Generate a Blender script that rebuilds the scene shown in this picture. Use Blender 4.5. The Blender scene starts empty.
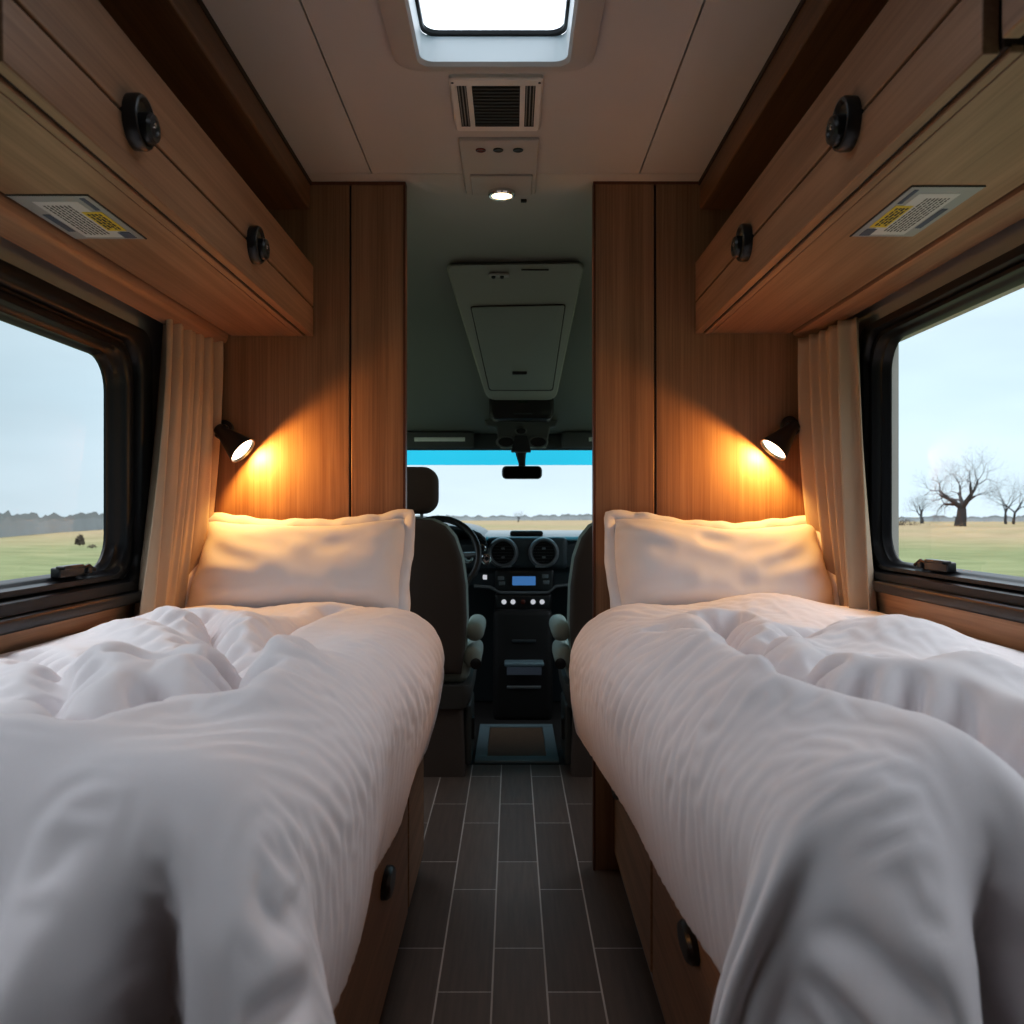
import bpy, bmesh, math, random
import numpy as np
from mathutils import Vector, Matrix, noise
random.seed(7)
C = bpy.context.scene.collection
F = 900.0            # focal length in pixels of the 1024 frame
K = F / 768.0        # depth scale
H = 1.04             # eye height above the floor
def Y(y): return y * K
PI = math.pi

# ------------------------------------------------------------------ materials
def new_mat(name):
    m = bpy.data.materials.new(name); m.use_nodes = True
    nt = m.node_tree; b = nt.nodes['Principled BSDF']
    return m, nt, b
def col4(c): return (c[0], c[1], c[2], 1.0)
def plain(name, col, rough=0.5, metal=0.0, var=0.08, bump=0.0, bscale=200.0, spec=0.5, vscale=6.0, sheen=0.0):
    m, nt, b = new_mat(name)
    b.inputs['Roughness'].default_value = rough
    b.inputs['Metallic'].default_value = metal
    b.inputs['Specular IOR Level'].default_value = spec
    if sheen: b.inputs['Sheen Weight'].default_value = sheen
    tc = nt.nodes.new('ShaderNodeTexCoord')
    n = nt.nodes.new('ShaderNodeTexNoise'); n.inputs['Scale'].default_value = vscale; n.inputs['Detail'].default_value = 4
    nt.links.new(tc.outputs['Object'], n.inputs['Vector'])
    mx = nt.nodes.new('ShaderNodeMix'); mx.data_type = 'RGBA'
    mx.inputs[6].default_value = col4([c * (1 - var) for c in col]); mx.inputs[7].default_value = col4([min(1, c * (1 + var)) for c in col])
    nt.links.new(n.outputs['Fac'], mx.inputs[0]); nt.links.new(mx.outputs[2], b.inputs['Base Color'])
    if bump:
        n2 = nt.nodes.new('ShaderNodeTexNoise'); n2.inputs['Scale'].default_value = bscale; n2.inputs['Detail'].default_value = 3
        nt.links.new(tc.outputs['Object'], n2.inputs['Vector'])
        bp = nt.nodes.new('ShaderNodeBump'); bp.inputs['Strength'].default_value = bump; bp.inputs['Distance'].default_value = 0.002
        nt.links.new(n2.outputs['Fac'], bp.inputs['Height']); nt.links.new(bp.outputs['Normal'], b.inputs['Normal'])
    return m
def wood(name, axis, c0, c1, rough=0.42, coarse=26.0, fine=170.0):
    m, nt, b = new_mat(name)
    b.inputs['Roughness'].default_value = rough
    tc = nt.nodes.new('ShaderNodeTexCoord')
    def ns(s, along, det):
        mp = nt.nodes.new('ShaderNodeMapping'); sc = [s, s, s]; sc['xyz'.index(axis)] = along
        mp.inputs['Scale'].default_value = sc
        nt.links.new(tc.outputs['Object'], mp.inputs['Vector'])
        n = nt.nodes.new('ShaderNodeTexNoise'); n.inputs['Scale'].default_value = 1; n.inputs['Detail'].default_value = det
        n.inputs['Distortion'].default_value = 0.25
        nt.links.new(mp.outputs['Vector'], n.inputs['Vector']); return n
    a = ns(coarse, 0.7, 3); f = ns(fine, 3.0, 5)
    ad = nt.nodes.new('ShaderNodeMath'); ad.operation = 'MULTIPLY_ADD'; ad.inputs[1].default_value = 0.55
    nt.links.new(a.outputs['Fac'], ad.inputs[0])
    ml = nt.nodes.new('ShaderNodeMath'); ml.operation = 'MULTIPLY'; ml.inputs[1].default_value = 0.45
    nt.links.new(f.outputs['Fac'], ml.inputs[0]); nt.links.new(ml.outputs[0], ad.inputs[2])
    r = nt.nodes.new('ShaderNodeValToRGB')
    r.color_ramp.elements[0].position = 0.36; r.color_ramp.elements[0].color = col4(c0)
    r.color_ramp.elements[1].position = 0.64; r.color_ramp.elements[1].color = col4(c1)
    nt.links.new(ad.outputs[0], r.inputs[0]); nt.links.new(r.outputs[0], b.inputs['Base Color'])
    bp = nt.nodes.new('ShaderNodeBump'); bp.inputs['Strength'].default_value = 0.12; bp.inputs['Distance'].default_value = 0.001
    nt.links.new(f.outputs['Fac'], bp.inputs['Height']); nt.links.new(bp.outputs['Normal'], b.inputs['Normal'])
    return m
def emit(name, col, s):
    m = bpy.data.materials.new(name); m.use_nodes = True; nt = m.node_tree; nt.nodes.clear()
    o = nt.nodes.new('ShaderNodeOutputMaterial'); e = nt.nodes.new('ShaderNodeEmission')
    e.inputs[0].default_value = col4(col); e.inputs[1].default_value = s
    nt.links.new(e.outputs[0], o.inputs[0]); return m
def glass(name, tint=(1, 1, 1), refl=0.05):
    m = bpy.data.materials.new(name); m.use_nodes = True; nt = m.node_tree; nt.nodes.clear()
    o = nt.nodes.new('ShaderNodeOutputMaterial'); t = nt.nodes.new('ShaderNodeBsdfTransparent'); t.inputs[0].default_value = col4(tint)
    g = nt.nodes.new('ShaderNodeBsdfGlossy'); g.inputs['Roughness'].default_value = 0.02
    mx = nt.nodes.new('ShaderNodeMixShader'); mx.inputs[0].default_value = refl
    nt.links.new(t.outputs[0], mx.inputs[1]); nt.links.new(g.outputs[0], mx.inputs[2]); nt.links.new(mx.outputs[0], o.inputs[0])
    return m
def floor_mat():
    m, nt, b = new_mat('plank_tiles')
    tc = nt.nodes.new('ShaderNodeTexCoord'); mp = nt.nodes.new('ShaderNodeMapping')
    mp.inputs['Rotation'].default_value = (0, 0, PI / 2); mp.inputs['Location'].default_value = (0.36, 0.043, 0)
    nt.links.new(tc.outputs['Object'], mp.inputs['Vector'])
    br = nt.nodes.new('ShaderNodeTexBrick'); br.offset = 0.37; br.offset_frequency = 2
    br.inputs['Scale'].default_value = 1.0; br.inputs['Brick Width'].default_value = 0.53; br.inputs['Row Height'].default_value = 0.119
    br.inputs['Mortar Size'].default_value = 0.0025; br.inputs['Mortar Smooth'].default_value = 0.3; br.inputs['Bias'].default_value = -0.1
    br.inputs['Color1'].default_value = (0.135, 0.094, 0.075, 1); br.inputs['Color2'].default_value = (0.19, 0.14, 0.115, 1)
    br.inputs['Mortar'].default_value = (0.55, 0.49, 0.45, 1)
    nt.links.new(mp.outputs['Vector'], br.inputs['Vector'])
    mp2 = nt.nodes.new('ShaderNodeMapping'); mp2.inputs['Scale'].default_value = (90, 5, 1)
    nt.links.new(tc.outputs['Object'], mp2.inputs['Vector'])
    n = nt.nodes.new('ShaderNodeTexNoise'); n.inputs['Scale'].default_value = 1; n.inputs['Detail'].default_value = 6
    nt.links.new(mp2.outputs['Vector'], n.inputs['Vector'])
    mx = nt.nodes.new('ShaderNodeMix'); mx.data_type = 'RGBA'; mx.blend_type = 'MULTIPLY'; mx.inputs[0].default_value = 0.7
    rr = nt.nodes.new('ShaderNodeValToRGB'); rr.color_ramp.elements[0].color = (0.5, 0.5, 0.5, 1); rr.color_ramp.elements[1].color = (1.4, 1.4, 1.4, 1)
    nt.links.new(n.outputs['Fac'], rr.inputs[0])
    nt.links.new(br.outputs['Color'], mx.inputs[6]); nt.links.new(rr.outputs[0], mx.inputs[7])
    nt.links.new(mx.outputs[2], b.inputs['Base Color']); b.inputs['Roughness'].default_value = 0.45
    bp = nt.nodes.new('ShaderNodeBump'); bp.inputs['Strength'].default_value = 0.3; bp.inputs['Distance'].default_value = 0.002; bp.invert = True
    nt.links.new(br.outputs['Fac'], bp.inputs['Height']); nt.links.new(bp.outputs['Normal'], b.inputs['Normal'])
    return m
def field_mat():
    m, nt, b = new_mat('meadow')
    b.inputs['Roughness'].default_value = 1; b.inputs['Specular IOR Level'].default_value = 0
    tc = nt.nodes.new('ShaderNodeTexCoord')
    def ns(sc, det):
        mp = nt.nodes.new('ShaderNodeMapping'); mp.inputs['Scale'].default_value = sc
        nt.links.new(tc.outputs['Object'], mp.inputs['Vector'])
        n = nt.nodes.new('ShaderNodeTexNoise'); n.inputs['Scale'].default_value = 1; n.inputs['Detail'].default_value = det
        nt.links.new(mp.outputs['Vector'], n.inputs['Vector']); return n
    big = ns((0.03, 0.05, 1), 3); fine = ns((0.5, 0.9, 1), 6)
    sep = nt.nodes.new('ShaderNodeSeparateXYZ'); nt.links.new(tc.outputs['Object'], sep.inputs[0])
    ln = nt.nodes.new('ShaderNodeVectorMath'); ln.operation = 'LENGTH'; nt.links.new(tc.outputs['Object'], ln.inputs[0])
    far = nt.nodes.new('ShaderNodeMapRange'); far.inputs[1].default_value = 28; far.inputs[2].default_value = 75
    nt.links.new(ln.outputs['Value'], far.inputs[0])
    ad = nt.nodes.new('ShaderNodeMath'); ad.operation = 'MULTIPLY_ADD'; ad.inputs[1].default_value = 0.75
    nt.links.new(big.outputs['Fac'], ad.inputs[0])
    f2 = nt.nodes.new('ShaderNodeMath'); f2.operation = 'MULTIPLY_ADD'; f2.inputs[1].default_value = 0.45; f2.inputs[2].default_value = -0.12
    nt.links.new(far.outputs[0], f2.inputs[0]); nt.links.new(f2.outputs[0], ad.inputs[2])
    r = nt.nodes.new('ShaderNodeValToRGB'); e = r.color_ramp.elements
    e[0].position = 0.35; e[0].color = (0.145, 0.165, 0.095, 1); e[1].position = 0.72; e[1].color = (0.235, 0.190, 0.125, 1)
    nt.links.new(ad.outputs[0], r.inputs[0])
    mx = nt.nodes.new('ShaderNodeMix'); mx.data_type = 'RGBA'; mx.blend_type = 'MULTIPLY'; mx.inputs[0].default_value = 0.8
    r2 = nt.nodes.new('ShaderNodeValToRGB'); r2.color_ramp.elements[0].color = (0.35, 0.35, 0.35, 1); r2.color_ramp.elements[1].color = (1.5, 1.5, 1.4, 1)
    nt.links.new(fine.outputs['Fac'], r2.inputs[0])
    nt.links.new(r.outputs[0], mx.inputs[6]); nt.links.new(r2.outputs[0], mx.inputs[7]); nt.links.new(mx.outputs[2], b.inputs['Base Color'])
    return m
OAK0, OAK1 = (0.225, 0.115, 0.056), (0.385, 0.218, 0.118)
M = {
 'oak_v': wood('oak_vertical', 'z', OAK0, OAK1),
 'oak_h': wood('oak_lengthwise', 'y', (0.215, 0.115, 0.066), (0.345, 0.200, 0.125)),
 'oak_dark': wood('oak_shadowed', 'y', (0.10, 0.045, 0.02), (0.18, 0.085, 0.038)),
 'oak_bed': wood('oak_bed_front', 'y', (0.36, 0.195, 0.10), (0.56, 0.33, 0.185)),
 'oak_edge': wood('red_edge_band', 'z', (0.10, 0.032, 0.014), (0.16, 0.055, 0.024)),
 'groove': plain('groove_shadow', (0.022, 0.009, 0.005), 0.7),
 'ceil': plain('ceiling_board', (0.49, 0.475, 0.47), 0.65, var=0.03, bump=0.05),
 'ceil_cab': plain('cab_headliner', (0.40, 0.41, 0.395), 0.8, var=0.04, bump=0.2, bscale=500),
 'seam': plain('ceiling_seam', (0.05, 0.045, 0.04), 0.8),
 'wallw': plain('pale_wall', (0.45, 0.43, 0.41), 0.6, var=0.03),
 'floor': floor_mat(),
 'blackp': plain('black_plastic', (0.012, 0.012, 0.013), 0.32, var=0.2),
 'blackm': plain('black_matt', (0.014, 0.013, 0.013), 0.65, var=0.2),
 'winf': plain('black_window_frame', (0.006, 0.007, 0.009), 0.36, var=0.15, spec=0.3),
 'greyp': plain('grey_plastic', (0.30, 0.295, 0.28), 0.5, var=0.04),
 'whitep': plain('white_plastic', (0.43, 0.405, 0.39), 0.45, var=0.03),
 'duvet': plain('white_cotton', (0.80, 0.765, 0.78), 0.95, var=0.02, bump=0.25, bscale=900, spec=0.15, sheen=0.15),
 'pillow': plain('white_pillowcase', (0.80, 0.765, 0.77), 0.95, var=0.02, bump=0.25, bscale=900, spec=0.15, sheen=0.15),
 'mattress': plain('mattress_ticking', (0.55, 0.53, 0.52), 0.95),
 'curtain': plain('beige_curtain', (0.46, 0.365, 0.275), 0.95, var=0.06, bump=0.3, bscale=600, spec=0.1),
 'seatb': plain('seat_back_fabric', (0.115, 0.088, 0.076), 0.8, var=0.12, bump=0.3, bscale=700),
 'seatf': plain('seat_side_fabric_lit', (0.42, 0.49, 0.45), 0.8, var=0.1, bump=0.3, bscale=700),  # pale fabric with the green window light put into its colour
 'dash': plain('dashboard_plastic', (0.034, 0.048, 0.056), 0.45, var=0.15, bump=0.2, bscale=900),
 'dashtop': plain('dashboard_top', (0.05, 0.075, 0.085), 0.4, var=0.1),
 'silver': plain('silver_trim', (0.25, 0.28, 0.30), 0.3, metal=0.6),
 'chrome': plain('chrome', (0.7, 0.72, 0.74), 0.12, metal=1.0, var=0.02),
 'blue': emit('blue_screen', (0.10, 0.28, 0.62), 0.55),
 'ledw': emit('button_light', (0.9, 0.93, 1.0), 0.55),
 'bulb': emit('warm_bulb', (1.0, 0.80, 0.58), 7.0),
 'spot': emit('warm_spot', (1.0, 0.72, 0.40), 6.0),
 'red': plain('red_button', (0.12, 0.02, 0.012), 0.25),
 'label': plain('grey_label', (0.30, 0.31, 0.34), 0.4, var=0.03),
 'labelw': plain('label_white', (0.55, 0.55, 0.57), 0.5, var=0.02),
 'labely': plain('label_yellow', (0.62, 0.47, 0.03), 0.5, var=0.03),
 'labelk': plain('label_ink', (0.03, 0.03, 0.035), 0.6),
 'labelb': plain('label_blue_grey', (0.07, 0.09, 0.15), 0.6),
 'hatchf': plain('blue_metal_frame', (0.22, 0.32, 0.36), 0.35, metal=0.3),
 'pane': glass('window_glass', (0.97, 0.99, 1.0), 0.035),
 'wscreen': glass('windscreen_glass', (0.99, 1.0, 1.0), 0.02),
 'tint': glass('windscreen_tint', (0.05, 0.60, 0.80), 0.02),
 'skyl': glass('skylight_acrylic', (0.96, 0.98, 1.0), 0.03),
 'mirror': plain('mirror_glass', (0.05, 0.06, 0.06), 0.05, metal=1.0),
 'meadow': field_mat(),
 'bark': plain('bare_bark', (0.055, 0.055, 0.055), 1.0, spec=0),
 'twig': plain('bare_twigs', (0.13, 0.14, 0.15), 1.0, spec=0),
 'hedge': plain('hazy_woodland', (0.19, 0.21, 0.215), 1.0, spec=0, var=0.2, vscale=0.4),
 'bush': plain('brown_scrub', (0.10, 0.085, 0.07), 1.0, spec=0, var=0.3, vscale=3),
 'shell': plain('van_shell', (0.5, 0.5, 0.5), 0.6),
 'linen': plain('cream_strip', (0.95, 0.96, 0.90), 0.6),
}

# ------------------------------------------------------------------ object helpers
OFF = {}
def link(o, parent=None):
    C.objects.link(o)
    if parent is not None: o.parent = parent
def thing(name, label, cat, loc, group=None):
    o = bpy.data.objects.new(name, None); o.empty_display_size = 0.05
    C.objects.link(o); o.location = loc; o['label'] = label; o['category'] = cat
    if group: o['group'] = group
    OFF[o.name] = Vector(loc); return o
def structure(name, loc=(0, 0, 0)):
    o = bpy.data.objects.new(name, None); o.empty_display_size = 0.05
    C.objects.link(o); o.location = loc; o['kind'] = 'structure'; OFF[o.name] = Vector(loc); return o
def part(name, bm, mat, parent=None, smooth=True, label=None, loc=None, bevel=0.0, angle=35):
    """link a bmesh given in world coordinates as one mesh"""
    off = OFF[parent.name] if parent is not None else Vector(loc or (0, 0, 0))
    bmesh.ops.translate(bm, vec=-off, verts=bm.verts)
    me = bpy.data.meshes.new(name); bm.normal_update(); bm.to_mesh(me); bm.free()
    if isinstance(mat, (list, tuple)):
        for m in mat: me.materials.append(m)
    else: me.materials.append(mat)
    o = bpy.data.objects.new(name, me); C.objects.link(o)
    if parent is not None: o.parent = parent
    else: o.location = off
    OFF[o.name] = off
    if smooth:
        for p in me.polygons: p.use_smooth = True
        try: me.set_sharp_from_angle(angle=math.radians(angle))
        except Exception: pass
    if bevel:
        md = o.modifiers.new('bevel', 'BEVEL'); md.width = bevel; md.segments = 2; md.limit_method = 'ANGLE'
    if label: o['label'] = label
    return o
def tag(o, label, cat, group=None):
    o['label'] = label; o['category'] = cat
    if group: o['group'] = group
    return o
def struct(o): o['kind'] = 'structure'; return o

def box(bm, x0, x1, y0, y1, z0, z1, mi=0):
    if x0 > x1: x0, x1 = x1, x0
    if y0 > y1: y0, y1 = y1, y0
    if z0 > z1: z0, z1 = z1, z0
    v = [bm.verts.new(p) for p in ((x0,y0,z0),(x1,y0,z0),(x1,y1,z0),(x0,y1,z0),(x0,y0,z1),(x1,y0,z1),(x1,y1,z1),(x0,y1,z1))]
    for f in ((0,3,2,1),(4,5,6,7),(0,1,5,4),(1,2,6,5),(2,3,7,6),(3,0,4,7)):
        fc = bm.faces.new([v[i] for i in f]); fc.material_index = mi
    return v
def B(*a):
    bm = bmesh.new(); box(bm, *a); return bm
def skin(bm, loops, close=True, cap0=False, cap1=False, mi=0):
    vl = [[bm.verts.new(p) for p in l] for l in loops]
    n = len(vl[0])
    for a, b in zip(vl, vl[1:]):
        for i in range(n if close else n - 1):
            j = (i + 1) % n
            f = bm.faces.new((a[i], a[j], b[j], b[i])); f.material_index = mi
    if cap0: bm.faces.new(list(reversed(vl[0]))).material_index = mi
    if cap1: bm.faces.new(vl[-1]).material_index = mi
    return vl
def frame_of(d):
    d = Vector(d).normalized(); u = d.orthogonal().normalized(); return d, u, d.cross(u)
def ring(c, d, r, n=24, squash=1.0, up=None):
    d, u, w = frame_of(d)
    if up is not None:
        w = Vector(up); u = w.cross(d).normalized(); w = d.cross(u)
    return [Vector(c) + u * (r * math.cos(2*PI*i/n)) + w * (r * squash * math.sin(2*PI*i/n)) for i in range(n)]
def lathe(bm, c, d, prof, n=28, mi=0, cap0=True, cap1=True):
    """prof: (distance along d, radius)"""
    d = Vector(d).normalized()
    loops = [ring(Vector(c) + d * t, d, max(r, 1e-4), n) for t, r in prof]
    skin(bm, loops, True, cap0, cap1, mi)
def tube(bm, pts, r, n=10, closed=False, mi=0):
    pts = [Vector(p) for p in pts]; loops = []; N = len(pts); w = None
    for i, p in enumerate(pts):
        a = pts[(i - 1) % N] if (closed or i > 0) else pts[i]
        b = pts[(i + 1) % N] if (closed or i < N - 1) else pts[i]
        d = (b - a).normalized()
        if w is None: w = d.orthogonal().normalized()
        w = (w - d * w.dot(d)).normalized(); u = w.cross(d)
        rr = r[i] if isinstance(r, (list, tuple)) else r
        loops.append([p + w * (rr * math.cos(2*PI*k/n)) + u * (rr * math.sin(2*PI*k/n)) for k in range(n)])
    if closed: loops.append(loops[0]); 
    skin(bm, loops, True, not closed, not closed, mi)
    if closed: bmesh.ops.remove_doubles(bm, verts=bm.verts, dist=1e-6)
def rrect(y0, y1, z0, z1, r, n=7):
    r = max(0.001, min(r, (y1-y0)/2 - 1e-3, (z1-z0)/2 - 1e-3)); out = []
    for cy, cz, a0 in ((y1-r, z1-r, 0), (y0+r, z1-r, PI/2), (y0+r, z0+r, PI), (y1-r, z0+r, 1.5*PI)):
        for i in range(n + 1):
            a = a0 + (PI/2) * i / n; out.append((cy + r*math.cos(a), cz + r*math.sin(a)))
    return out
def prism(bm, poly, fn, t0, t1, mi=0):
    """extrude a 2-D polygon; fn(a, b, t) -> xyz"""
    skin(bm, [[fn(a, b, t) for a, b in poly] for t in (t0, t1)], True, True, True, mi)
def rbox(bm, c, s, r, n=3, rot=None, mi=0):
    """rounded box: centre, full size, radius"""
    t = bmesh.new(); bmesh.ops.create_cube(t, size=1.0)
    for v in t.verts: v.co = Vector((v.co.x*s[0], v.co.y*s[1], v.co.z*s[2]))
    bmesh.ops.bevel(t, geom=list(t.edges), offset=min(r, min(s)/2.05), segments=n, profile=0.5, affect='EDGES')
    mt = Matrix.Translation(Vector(c)) @ (rot.to_4x4() if rot is not None else Matrix.Identity(4))
    vm = {v: bm.verts.new(mt @ v.co) for v in t.verts}
    for f in t.faces:
        fc = bm.faces.new([vm[v] for v in f.verts]); fc.material_index = mi
    t.free()
def fixn(bm): bmesh.ops.recalc_face_normals(bm, faces=bm.faces); return bm

# ------------------------------------------------------------------ room shell
YP = Y(2.23)               # front face of the wooden partitions
WX = 0.93                  # inner side walls
HC = 2.0                   # ceiling
YB = -0.85                 # rear wall
YC = Y(2.75)               # the ceiling bends down here
YW, ZW = Y(4.12), 1.425    # end of the cab ceiling
YF, ZF = Y(4.8), 0.93      # foot of the windscreen

bm = B(-1.0, 1.0, YB, Y(3.16), -0.06, 0.0)
struct(part('floor', bm, M['floor']))
bm = B(-1.0, 1.0, Y(3.16), Y(4.9), -0.06, -0.002)
struct(part('floor_cab', bm, M['blackm']))

# ceiling with the skylight hole
SX0, SX1, SY0, SY1 = -0.198, 0.122, Y(0.50), Y(1.625)  # hole lengthened out of view to light the foot of the beds
CX0, CX1 = -0.398, 0.362
bm = bmesh.new(); g = 0.002
box(bm, -1.0, CX0-g, YB, YC, HC, HC+0.02); box(bm, CX1+g, 1.0, YB, YC, HC, HC+0.02)
box(bm, CX0+g, SX0, YB, YC, HC, HC+0.02); box(bm, SX1, CX1-g, YB, YC, HC, HC+0.02)
box(bm, SX0, SX1, YB, SY0, HC, HC+0.02); box(bm, SX0, SX1, SY1, YC, HC, HC+0.02)
ce = struct(part('ceiling', bm, M['ceil']))
bm = bmesh.new(); z0, z1 = HC+0.012, HC+0.05
box(bm, -1.02, SX0, YB, YC, z0, z1); box(bm, SX1, 1.02, YB, YC, z0, z1); box(bm, SX0, SX1, YB, SY0, z0, z1); box(bm, SX0, SX1, SY1, YC, z0, z1)
part('seam', bm, M['seam'], ce)
# sloping cab ceiling
def ceil_z(y):
    t = (y - YC) / (YW - YC); return HC - (HC - ZW) * t
poly = []
for i in range(-10, 25):
    y = YC + (YW - YC) * i / 24
    s = 0.30
    d = y - YC
    z = HC if d < -s else (ceil_z(y) if d > s else HC - (HC - ZW)/(YW - YC) * (d + s)**2 / (4*s))
    poly.append((y, z))
pp = poly + [(YW, ZW + 0.06), (YC, HC + 0.06), (poly[0][0], HC + 0.06)]
bm = bmesh.new(); prism(bm, pp, lambda a, b, t: (t, a, b - 0.001), -1.0, 1.0); fixn(bm)
m = plain('headliner_shade_blend', (0.5, 0.5, 0.5), 0.75, var=0.0); nt = m.node_tree; b = nt.nodes['Principled BSDF']
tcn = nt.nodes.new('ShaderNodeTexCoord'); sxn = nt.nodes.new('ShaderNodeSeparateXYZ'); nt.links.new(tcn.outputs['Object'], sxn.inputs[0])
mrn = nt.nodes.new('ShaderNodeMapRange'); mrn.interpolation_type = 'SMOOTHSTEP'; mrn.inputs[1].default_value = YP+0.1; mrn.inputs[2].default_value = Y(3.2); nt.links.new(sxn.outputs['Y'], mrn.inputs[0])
mxn = nt.nodes.new('ShaderNodeMix'); mxn.data_type = 'RGBA'; mxn.inputs[6].default_value = (0.49, 0.475, 0.47, 1); mxn.inputs[7].default_value = (0.21, 0.222, 0.208, 1)  # ceiling greys towards the cab: shade there is mixed into the colour
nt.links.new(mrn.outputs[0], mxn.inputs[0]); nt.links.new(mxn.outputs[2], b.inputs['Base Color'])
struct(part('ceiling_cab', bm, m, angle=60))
bm = B(-1.05, 1.05, YB-0.06, YB, -0.06, 2.05); struct(part('wall_rear', bm, M['oak_dark']))

# window openings: (outer rect, glass rect) in y, z; unseen rear ends lengthened for light
LW = dict(o=(Y(-0.1), Y(1.925), 0.851, 1.488), g=(Y(0.0), Y(1.79), 0.912, 1.396))
RW = dict(o=(Y(-0.1), Y(2.00), 0.872, 1.514), g=(Y(0.0), Y(1.925), 0.919, 1.465))
CW = (Y(2.62), Y(4.1), 0.78, 1.56)     # cab door windows, out of view, enlarged to brighten the cab
def side_wall(name, sgn, W):
    bm = bmesh.new(); a, b = sgn*WX, sgn*(WX+0.06)
    y0, y1, z0, z1 = W['o'][0]+0.04, W['o'][1]-0.04, W['o'][2]+0.02, W['o'][3]-0.04
    box(bm, a, b, YB, y0, 0, 2.02); box(bm, a, b, y1, YP, 0, 2.02); box(bm, a, b, y0, y1, 0, z0); box(bm, a, b, y0, y1, z1, 2.02)
    w = struct(part(name, bm, M['wallw']))
    bm = bmesh.new(); c0, c1, d0, d1 = CW
    box(bm, a, b, YP, c0, 0, 2.02); box(bm, a, b, c1, Y(4.95), 0, 1.6); box(bm, a, b, c0, c1, 0, d0); box(bm, a, b, c0, c1, d1, 2.0)
    part('cab_side', bm, M['ceil_cab'], w)
    bm = B(sgn*(WX+0.03), sgn*(WX+0.034), c0, c1, d0, d1); part('cab_pane', bm, M['pane'], w)
    return w
side_wall('wall_left', -1, LW); side_wall('wall_right', 1, RW)

def window(name, sgn, W, lat):
    w = structure(name, (sgn*WX, (W['o'][0]+W['o'][1])/2, W['o'][2]))
    oy0, oy1, oz0, oz1 = W['o']; gy0, gy1, gz0, gz1 = W['g']
    def lp(t, x, r):   # t: 0 outer .. 1 glass edge
        return [(sgn*x, p, q) for p, q in rrect(oy0+(gy0-oy0)*t, oy1+(gy1-oy1)*t, oz0+(gz0-oz0)*t, oz1+(gz1-oz1)*t, r)]
    bm = bmesh.new()
    prof = [(0.0, 0.932, .05), (0.0, 0.905, .05), (0.05, 0.898, .055), (0.40, 0.898, .075), (0.45, 0.903, .075), (0.47, 0.918, .075), (0.55, 0.922, .078)]
    skin(bm, [lp(*p) for p in prof]); fixn(bm)
    part('outer_frame', bm, M['winf'], w, angle=50)
    bm = bmesh.new()
    prof = [(0.53, 0.935, .078), (0.53, 0.916, .078), (0.57, 0.911, .08), (0.74, 0.911, .082), (0.78, 0.918, .082), (0.82, 0.928, .082), (0.9, 0.931, .08), (0.93, 0.940, .078), (1.0, 0.946, .075), (1.0, 0.952, .075)]
    skin(bm, [lp(*p) for p in prof]); fixn(bm)
    part('sash', bm, M['winf'], w, angle=50)
    bm = bmesh.new(); l = lp(1.0, 0.9515, .075); bm.faces.new([bm.verts.new(p) for p in l])
    part('pane', bm, M['pane'], w, smooth=False)
    # latch
    ly = lat; bm = bmesh.new()
    rbox(bm, (sgn*0.925, ly, gz0+0.004), (0.022, 0.105, 0.022), 0.004)
    rbox(bm, (sgn*0.915, ly-0.01, gz0+0.014), (0.02, 0.085, 0.008), 0.003)
    lt = part('window_latch', bm, M['blackp'], w)
    bm = bmesh.new(); tube(bm, [(sgn*0.925, ly+0.05, gz0+0.006), (sgn*0.922, ly+0.085, gz0+0.012), (sgn*0.925, ly+0.12, gz0+0.0)], 0.004, 8)
    rbox(bm, (sgn*0.925, ly+0.085, gz0+0.002), (0.016, 0.02, 0.014), 0.003)
    part('latch_arm', bm, M['blackp'], lt)
    return w
window('window_1', -1, LW, Y(1.60))
window('window_2', 1, RW, Y(1.66))
# sills, wooden boards below the windows
for nm, s, W in (('trim_1', -1, LW), ('trim_2', 1, RW)):
    bm = bmesh.new(); z = W['o'][2]
    rbox(bm, (s*0.905, (YB+YP)/2-0.15, z-0.012), (0.055, YP-YB-0.55, 0.026), 0.006)
    struct(part(nm, bm, M['winf']))
for nm, s, W in (('trim_3', -1, LW), ('trim_4', 1, RW)):
    bm = B(s*0.912, s*0.93, YB+.02, YP-0.005, 0.45, W['o'][2]-0.022)
    struct(part(nm, bm, M['oak_bed'], bevel=0.003))

# ------------------------------------------------------------------ partitions beside the gangway
def partition(name, s, x_in, x_seam, z_top, t=0.035):
    w = structure(name, (s*0.6, YP, 0)); x_out = s*0.99
    g = 0.003
    bm = B(x_seam+s*g, x_out, YP, YP+t, 0.0, z_top); part('wide_panel', bm, M['oak_v'], w, bevel=0.002)
    bm = B(x_in+s*0.006, x_seam-s*g, YP, YP+t, 0.0, z_top); part('narrow_panel', bm, M['oak_v'], w, bevel=0.002)
    bm = B(x_seam-s*g, x_seam+s*g, YP+0.008, YP+t, 0.0, z_top); part('groove', bm, M['groove'], w)
    bm = bmesh.new(); box(bm, x_in, x_in+s*0.006, YP-0.002, YP+t+0.002, 0.0, z_top)
    part('edge_band', bm, M['oak_edge'], w, label='dark reddish edge band')
    bm = B(x_in, x_out, YP-0.003, YP+t, z_top-0.008, z_top+0.001); part('top_trim', bm, M['oak_edge'], w, label='dark reddish top strip')
    return w
partition('wall_front_left', -1, -0.309, -0.470, 1.997)
partition('wall_front_right', 1, 0.236, 0.416, 1.999)
# ceiling edge beams
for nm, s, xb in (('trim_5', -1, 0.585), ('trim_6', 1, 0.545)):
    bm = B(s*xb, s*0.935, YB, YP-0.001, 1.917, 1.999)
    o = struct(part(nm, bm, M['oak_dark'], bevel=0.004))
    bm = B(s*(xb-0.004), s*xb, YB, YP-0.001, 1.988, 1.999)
    part('shadow_gap', bm, M['groove'], o)

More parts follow.
